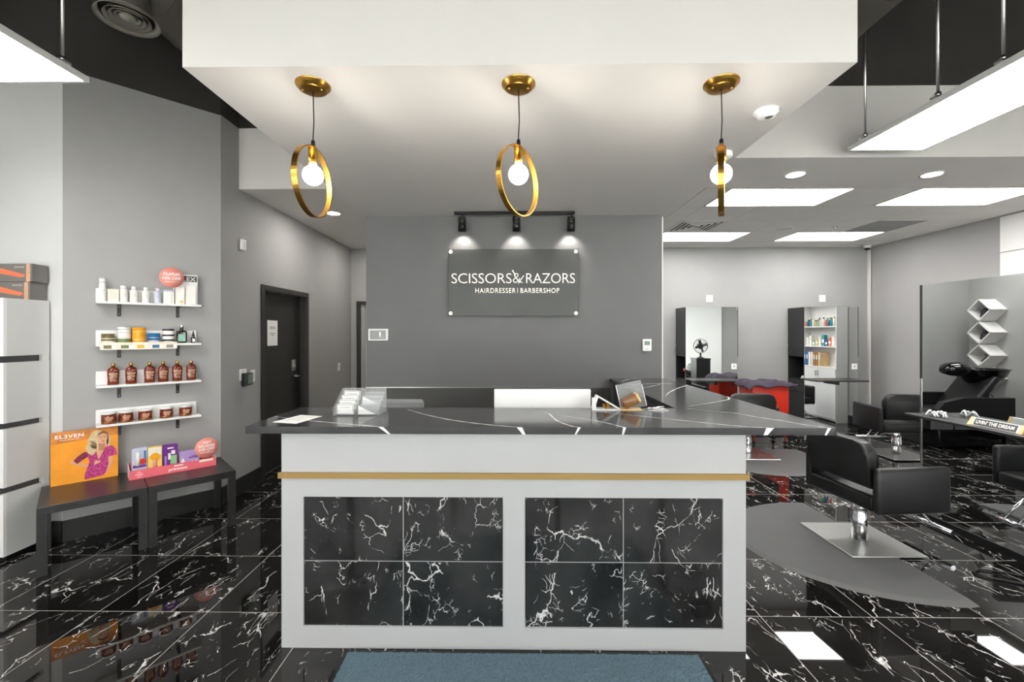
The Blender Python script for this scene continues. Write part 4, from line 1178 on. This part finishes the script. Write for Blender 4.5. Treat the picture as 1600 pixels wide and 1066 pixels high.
# nameplate sign with wooden ends
ns = thing('desk_sign', 'small plaque reading LIVIN THE DREAM between wooden wedges on the mirror shelf', 'sign', (3.31, 3.02, .9), -PI / 2 + .0)
MB().prism([(-.025, 0), (.025, 0), (0.012, .05), (0, .052)], -.145, .145, R(PI / 2) @ RX90).build('body', 'white_board', ns)
fsg = MB(); M_ = T(0, -.026, .002) @ R(math.radians(-25.7), 'X')
fsg.box(-.13, .13, -.002, 0, .004, .05, M_); fsg.build('dark_face', 'charcoal', ns)
text('lettering', "LIVIN' THE DREAM", 'white_ink', ns, M_ @ T(0, -.0022, .027) @ RX90, width=.235, height=.026, bold=.03)
for s in (-1, 1): MB().prism([(-.032, 0), (.03, 0), (0.005, .054)], -.012, .012, T(s * .157, 0, 0) @ R(PI / 2) @ RX90).build('wooden_end', 'wood_light', ns)
# white hair clips in a heap
for k in range(5):
    c_ = thing('hair_clip', ['white hair clip standing at the left of the heap on the mirror shelf', 'white hair clip tilted in the middle of the heap', 'white hair clip at the right of the heap', 'white hair clip lying in front of the heap', 'white hair clip at the back of the heap'][k], 'hair clip', (3.335 + (-.02, .0, .01, -.035, .03)[k], 3.50 - (0, .045, .09, .05, .04)[k], .9), .5 * k, 'white hair clips on the mirror shelf')
    a = MB(); a.tube([(-.035, 0, .006), (-.012, .004, .034), (0, .004, .042), (.012, .004, .034), (.036, 0, .006)], .005, 8); a.build('jaw', 'white_plastic', c_)
    a = MB(); a.tube([(-.025, .014, .006), (0, .012, .03), (.02, .02, .008)], .0045, 8); a.build('jaw', 'white_plastic', c_)
    MB().cyl(.008, .025, .045, 10).build('spring', 'steel', c_)
sb = thing('spray_bottle', 'black spray bottle with trigger head on the mirror shelf', 'spray bottle', (3.315, 2.775, .9))
lay([(.032, 0), (.034, .004), (.034, .085), (.026, .10), (.013, .112), (.013, .118)], 24).build('body', 'black_gloss', sb)
hb = MB(); hb.lathe([(.015, .115), (.015, .135), (.009, .14), (.009, .15)], 14); hb.box(-.012, .012, -.025, .045, .145, .168, None, .004); hb.build('spray_head', 'black_plastic', sb)
tg = MB(); tg.tube([(0, .03, .146), (0, .042, .125), (0, .036, .105)], .005, 8); tg.build('trigger', 'black_plastic', sb)
sb2 = thing('spray_bottle', 'dark teal spray bottle beside the black one on the mirror shelf', 'spray bottle', (3.345, 2.69, .9))
lay([(.03, 0), (.032, .004), (.032, .08), (.024, .095), (.013, .108), (.013, .118)], 24).build('body', 'teal_dark', sb2)
hb = MB(); hb.lathe([(.015, .115), (.015, .135), (.009, .14), (.009, .15)], 14); hb.box(-.012, .012, -.025, .045, .145, .168, None, .004); hb.build('spray_head', 'white_plastic', sb2)
tg = MB(); tg.tube([(0, .03, .146), (0, .042, .125), (0, .036, .105)], .005, 8); tg.build('trigger', 'white_plastic', sb2)
pc = bx('price_card', 'paper', -.03, .03, -.001, .001, 0, .05); pc.location = (3.38, 2.87, .9); pc.rotation_euler = (.25, 0, -1.3); tag(pc, 'small pale card standing beside the plaque on the mirror shelf', 'card')
cab = MB(); cab.tube([(3.40, 2.45, .008), (3.30, 2.62, .008), (3.18, 2.72, .008), (3.02, 2.80, .008), (2.98, 2.86, .008), (3.06, 2.90, .008), (3.2, 2.86, .008), (3.36, 2.74, .008), (3.42, 2.62, .03), (3.43, 2.5, .3), (3.43, 2.45, .6), (3.44, 2.42, .872)], .006, 8)
tag(cab.build('power_cord', 'cord'), 'thin black cord looped on the floor by the large mirror', 'cord')

# ------------------------------------------------------------------ mirror stations on the back wall
def station(x0, x1, lab, slab):
    t = thing('mirror_station', lab, 'mirror station', (x0, 6.76, 0), 0, 'mirror stations on the back wall')
    W_ = x1 - x0; D_ = YB - 6.76 - .001
    c_ = MB()
    c_.box(.012, W_ - .012, .012, D_, 0, .06); c_.box(0.0, W_, D_ - .012, D_, .06, 1.955)
    c_.box(.30, W_, .008, D_ - .012, .06, 1.955)            # closed right part
    c_.box(.012, .30, .008, D_ - .012, 1.185, 1.20); c_.box(.012, .30, .008, D_ - .012, .82, .835); c_.box(.012, .30, .008, D_ - .012, 1.94, 1.955)
    c_.box(.0, .30, .008, .02, .06, 1.955)
    c_.build('carcass', 'black_lam', t)
    d_ = bx('upper_door', 'black_lam', -.004, .012, .022, D_ - .004, 1.195, 1.953, t)
    h_ = MB(); h_.tube([(-.004, D_ - .03, 1.24), (-.03, D_ - .03, 1.24), (-.03, D_ - .03, 1.36), (-.004, D_ - .03, 1.36)], .005, 8); h_.build('handle', 'steel', d_)
    d_ = bx('drawer', 'black_lam', -.004, .012, .022, D_ - .004, .64, .82, t)
    h_ = MB(); h_.tube([(-.004, .13, .745), (-.026, .13, .745), (-.026, .27, .745), (-.004, .27, .745)], .006, 8); h_.build('handle', 'chrome', d_)
    d_ = bx('lower_door', 'black_lam', -.004, .012, .022, D_ - .004, .065, .632, t)
    h_ = MB(); h_.tube([(-.004, D_ - .03, .44), (-.03, D_ - .03, .44), (-.03, D_ - .03, .56), (-.004, D_ - .03, .56)], .005, 8); h_.build('handle', 'steel', d_)
    bx('mirror_glass', 'mirror', .0, W_ - .0, 0, .008, .012, 1.955, t)
    bx('edge_strip', 'black_plastic', W_, W_ + .008, -.002, .03, 1.19, 1.955, t)
    o_ = bx('outlet', 'white_plastic', W_ - .095, W_ - .015, -.006, 0, 1.0, 1.085, t); bx('socket_hole', 'ink_light', W_ - .065, W_ - .045, -.0066, -.006, 1.03, 1.06, o_)
    s_ = thing('station_shelf', slab, 'shelf', (x0, 6.76, .845), 0, 'narrow station shelves')
    bx('board', 'black_lam', .05, W_ + .02, -.19, -.0005, -.02, 0, s_, .003, 1); bx('bracket', 'black_plastic', W_ / 2 - .02, W_ / 2 + .02, -.14, -.0005, -.07, -.02, s_)
station(2.69, 3.48, 'tall black mirror station at the left of the back wall', 'narrow dark shelf across the left mirror station')
station(4.50, 5.31, 'tall black mirror station at the right of the back wall', 'narrow dark shelf across the right mirror station')
for x, lab in ((3.23, 'white outlet plate above the left mirror station'), (5.05, 'white outlet plate above the right mirror station')):
    t = thing('wall_outlet', lab, 'outlet', (x, YB, 2.06), 0, 'outlet plates above the stations')
    bx('plate', 'white_plastic', -.05, .05, -.008, 0, 0, .11, t, .002, 1); bx('socket', 'storage_white', -.02, .02, -.0095, -.008, .03, .08, t)
# brushes and tools in the niches
t = thing('brush_cup', 'red handled brushes in a cup in the left station niche', 'brushes', (2.76, 6.90, .835))
lay([(.03, 0), (.034, .08)]).build('cup', 'black_plastic', t)
for k in range(4): MB().tube([(0, 0, .03), (.02 * math.cos(k * 1.6), .02 * math.sin(k * 1.6), .13)], .005, 6).build('brush', ['red_plastic', 'steel', 'teal', 'red_plastic'][k], t)
MB().lathe([(0, .11), (.024, .125), (.026, .15), (.015, .17), (0, .172)], 14, T(-.02, .02, 0), cap=False).build('brush_head', 'coral', t)
t = thing('clip_pile', 'pale sectioning clips in the right station niche', 'clips', (4.56, 6.88, .835))
for k in range(5): MB().tube([(-.02, -.05 + k * .02, .01 + .012 * (k % 2)), (.02, -.03 + k * .02, .05), (.05, -.06 + k * .025, .02)], .006, 6).build('clip', 'white_plastic', t)
# red trolley with dark cape
rc = thing('trolley', 'red plastic trolley with dark cape on top between the mirror stations', 'trolley', (3.60, 6.28, 0))
bx('bin', 'red_plastic', -.26, .26, -.18, .18, .42, .84, rc, .03, 3)
bx('lower_tray', 'red_plastic', -.25, .25, -.17, .17, .16, .22, rc, .02)
for sx in (-1, 1):
    for sy in (-1, 1):
        MB().cyl(.012, .05, .45, 10, T(sx * .22, sy * .14, 0)).build('post', 'red_plastic', rc)
        MB().cyl(.025, -.012, .012, 12, T(sx * .22, sy * .14, .026) @ RX90).build('castor', 'black_plastic', rc)
b = bmesh.new(); bmesh.ops.create_grid(b, x_segments=26, y_segments=18, size=.5)
for v in b.verts:
    x, y = v.co.x * .66, v.co.y * .48
    z = .875 + .012 * math.sin(x * 23) + .010 * math.sin(y * 31 + x * 9)
    z -= max(0, abs(x) - .27) * .9 + max(0, abs(y) - .19) * .9
    v.co = Vector((x, y, z))
ex = bmesh.ops.solidify(b, geom=b.faces[:], thickness=.012)
cp = MB().bm(b, None, True).build('cape', 'dark_cloth', None, (3.60, 6.28, 0)); tag(cp, 'dark purple cape lying over the red trolley', 'cape')
# ------------------------------------------------------------------ tall white shelf and panels on the right wall (seen in the mirrors)
sw = thing('product_shelf', 'tall white shelf unit with products on the right wall', 'shelf unit', (XR, 5.45, 0), PI / 2 * 3)
# local: x along -Y, y towards +X (wall)
hw = .46; dep = .21
c_ = MB(); c_.box(-hw, -hw + .02, -dep, -.015, 0, 2.12); c_.box(hw - .02, hw, -dep, -.015, 0, 2.12); c_.box(-hw + .02, hw - .02, -.03, -.015, 0, 2.12)
for z in (.02, .93, 1.30, 1.66, 2.10): c_.box(-hw + .02, hw - .02, -dep, -.03, z, z + .02)
c_.build('carcass', 'white_board', sw)
for s in (-1, 1):
    d_ = bx('door', 'white_plastic', min(0.003 * s, s * (hw - .003)), max(.003 * s, s * (hw - .003)), -dep - .016, -dep, .05, .925, sw); bx('handle', 'steel', s * .03 - .004, s * .03 + .004, -dep - .03, -dep - .016, .78, .88, d_)
def swp(lx, ly, z): return (XR + ly, 5.45 - lx, z)
nth = ['first', 'second', 'third', 'fourth', 'fifth', 'sixth', 'seventh', 'eighth', 'ninth', 'tenth', 'eleventh', 'twelfth', 'thirteenth']
tname = ['tan', 'blue', 'white', 'cream', 'coral', 'mint', 'teal', 'white']
tones = ['wood_light', 'blue_jar', 'white_jar', 'cream', 'coral', 'mint', 'teal', 'white_jar']
for row in range(2):
    for k in range(13):
        t = thing('small_bottle', '%s bottle with %s cap, %s from far end, %s row of white shelf unit' % (tname[(k * 3 + row) % 8], ['white', 'gold', 'black'][k % 3], nth[k], ['front', 'back'][row]), 'bottle', swp(-.40 + k * .066, -.15 + row * .07, 1.68), 0, 'bottles on the white shelf unit')
        h_ = .11 + .05 * ((k * 7 + row * 3) % 4) / 3
        MB().lathe([(.024, 0), (.025, h_ * .7), (.012, h_ * .8), (.012, h_ * .85)], 12).build('body', tones[(k * 3 + row) % 8], t)
        MB().cyl(.013, h_ * .85, h_, 10).build('cap', ['white_plastic', 'gold', 'black_plastic'][k % 3], t)
for k in range(10):
    t = thing('small_carton', '%s carton, %s from the far end, middle shelf of white unit' % (tname[(k * 5 + 2) % 8], nth[k]), 'box', swp(-.38 + k * .083, -.12, 1.32), 0, 'cartons on the white shelf unit')
    h_ = .10 + .12 * ((k * 5) % 7) / 7
    bx('carton', tones[(k * 5 + 2) % 8], -.03, .03, -.033, .033, 0, h_, t, .002, 1); bx('print_band', 'white_ink', -.0305, -.03, -.025, .025, h_ * .3, h_ * .6, t)
for k, m_ in enumerate(('binder_blue', 'binder_blue', 'white_jar', 'cream', 'binder_brown', 'binder_brown', 'wood_light')):
    lab = ['first blue binder from the left end of the white shelf unit', 'second blue binder on the white shelf unit', 'white folder beside the blue binders', 'cream folder among the binders', 'brown binder beside the cream folder', 'second brown binder on the white shelf unit', 'pale wooden box file at the end of the binders'][k]
    t = thing('binder', lab, 'binder', swp(.36 - k * .065, -.12, .95), 0, 'binders on the white shelf unit')
    bx('cover', m_, -.085, .085, -.026, .026, 0, .25, t, .002, 1); bx('spine_label', 'paper', -.0856, -.085, -.014, .014, .12, .2, t)
wp = thing('wall_panel', 'white stacked wall panels high on the right wall', 'panel', (XR, 0, 0))
for k, (z0_, z1_) in enumerate(((2.16, 2.50), (2.51, 2.925))):
    bx('panel', 'white_board', -.02, 0, 2.2, 5.26, z0_, z1_, wp)
bx('panel', 'white_board', -.02, 0, -2.7, 1.4, .15, 2.9, wp)
# fan on a black pedestal behind the large mirror (seen in the left station mirror)
pd = thing('pedestal', 'black pedestal cabinet behind the large mirror', 'pedestal', (4.2, 3.78, 0))
bx('body', 'black_lam', -.15, .15, -.15, .15, 0, .98, pd); bx('top', 'black_lam', -.16, .16, -.16, .16, .98, 1.0, pd)
fn = thing('desk_fan', 'round black fan standing on the black pedestal', 'fan', (4.2, 3.78, 1.0))
lay([(.07, 0), (.07, .012), (.02, .03), (.02, .12)]).build('stand', 'black_plastic', fn)
gr = MB()
for r_, yy in ((.155, 0), (.15, .03), (.12, .045), (.08, .055), (.04, .058)):
    gr.tube([(r_ * math.cos(a), yy, .27 + r_ * math.sin(a)) for a in [2 * PI * q / 28 for q in range(28)]], .006 if r_ > .15 else .002, 6, closed=True)
for q in range(16):
    a = 2 * PI * q / 16
    gr.tube([(0, .06, .27), (.12 * math.cos(a), .045, .27 + .12 * math.sin(a)), (.153 * math.cos(a), 0, .27 + .153 * math.sin(a))], .002, 5)
gr.build('grille', 'black_plastic', fn)
MB().lathe([(0, -.06), (.06, -.055), (.07, 0), (.03, .02), (0, .02)], 18, T(0, 0, .27) @ R(-PI / 2, 'X'), cap=False).build('motor', 'charcoal', fn)
for q in range(4):
    a = q * PI / 2 + .3
    bl = MB(); bl.box(.015, .135, -.03, .03, -.002, .002, T(0, .03, .27) @ R(-a, 'Y') @ R(.5, 'X') @ R(PI / 2, 'X')); bl.build('blade', 'charcoal', fn)

# ------------------------------------------------------------------ wash area behind the feature wall (seen in the large mirror)
zs = thing('zigzag_shelf', 'white zigzag shelf of four open diamond boxes on the wash area wall', 'shelf', (-.50, 6.78, 0))
sd_ = .245; th = .016
for k in range(4):
    zc = 1.905 - k * .346
    for q in range(4):
        MB().box(0, .25, -sd_ / 2, sd_ / 2, sd_ / 2 - th, sd_ / 2, T(0, 0, zc) @ R(PI / 4 + q * PI / 2, 'X')).build('board', 'white_board', zs)
for k in range(2):
    t = thing('towel_bundle', ['dark crumpled towels in the top diamond box', 'dark crumpled towels in the second diamond box'][k], 'towels', (-.38, 6.78, 1.905 - k * .346))
    for q in range(5):
        b = bmesh.new(); bmesh.ops.create_icosphere(b, subdivisions=2, radius=.042)
        for v in b.verts: v.co *= 1 + .22 * math.sin(v.co.x * 90 + q) * math.cos(v.co.z * 80)
        MB().bm(b, T(.0 + .05 * (q % 2), (-.045, .0, .045, -.02, .02)[q], (-.035, -.08, -.035, -.03, -.01)[q]), True).build('towel', 'towel_dark', t)
t = bx('small_case', 'charcoal', -.05, .05, -.05, .05, -.04, .04); t.location = (-.4, 6.78, 1.213 - .10); t.rotation_euler = (PI / 4, 0, 0); tag(t, 'small dark case in the third diamond box', 'case')
wu = thing('wash_chair', 'black reclining hair wash chair with glossy basin', 'wash chair', (.55, 6.15, 0), -PI / 2)
# local +y = towards the sitter's feet (+X world)
bx('pedestal', 'black_gloss', -.22, .22, -.30, .62, 0, .40, wu, .05, 3)
bx('seat', 'leather', -.25, .25, .20, .80, .40, .53, wu, .045, 3)
MB().box(-.25, .25, -.05, .05, 0, .62, T(0, .22, .48) @ R(math.radians(38), 'X'), .045, 3).build('backrest', 'leather', wu)
MB().box(-.24, .24, -.04, .04, -.36, 0, T(0, .78, .50) @ R(math.radians(38), 'X'), .035, 3).build('leg_rest', 'leather', wu)
for s in (-1, 1):
    a = MB(); a.prism([(-.25, .30), (.55, .30), (.72, .40), (.74, .55), (.66, .64), (.40, .70), (-.25, .70)], -.045, .045, T(s * .30, 0, 0) @ R(PI / 2) @ RX90); a.build('armrest', 'leather', wu)
bo = MB(); bo.lathe([(.04, .82), (.15, .86), (.235, .96), (.27, 1.04), (.285, 1.06), (.27, 1.06), (.22, .97), (.14, .89), (0, .87)], 32, T(0, -.18, 0) @ S(.9, 1.1, 1), cap=False)
bo.build('basin', 'black_gloss', wu)
nk = MB(); nk.tube([(0, .02, 1.03), (0, .16, 1.07), (0, .28, 1.06), (0, .36, 1.03)], [.10, .13, .11, .04], 14, S(1.2, 1, .8) @ T(0, 0, .25)); nk.build('neck_rest', 'black_gloss', wu)
MB().lathe([(.10, .40), (.07, .60), (.08, .83)], 20, T(0, -.18, 0)).build('basin_column', 'black_plastic', wu)
hs = MB(); hs.tube([(.05, -.10, .80), (.12, -.2, .70), (.10, -.35, .60), (.0, -.36, .45)], .010, 8); hs.build('hose', 'chrome', wu)
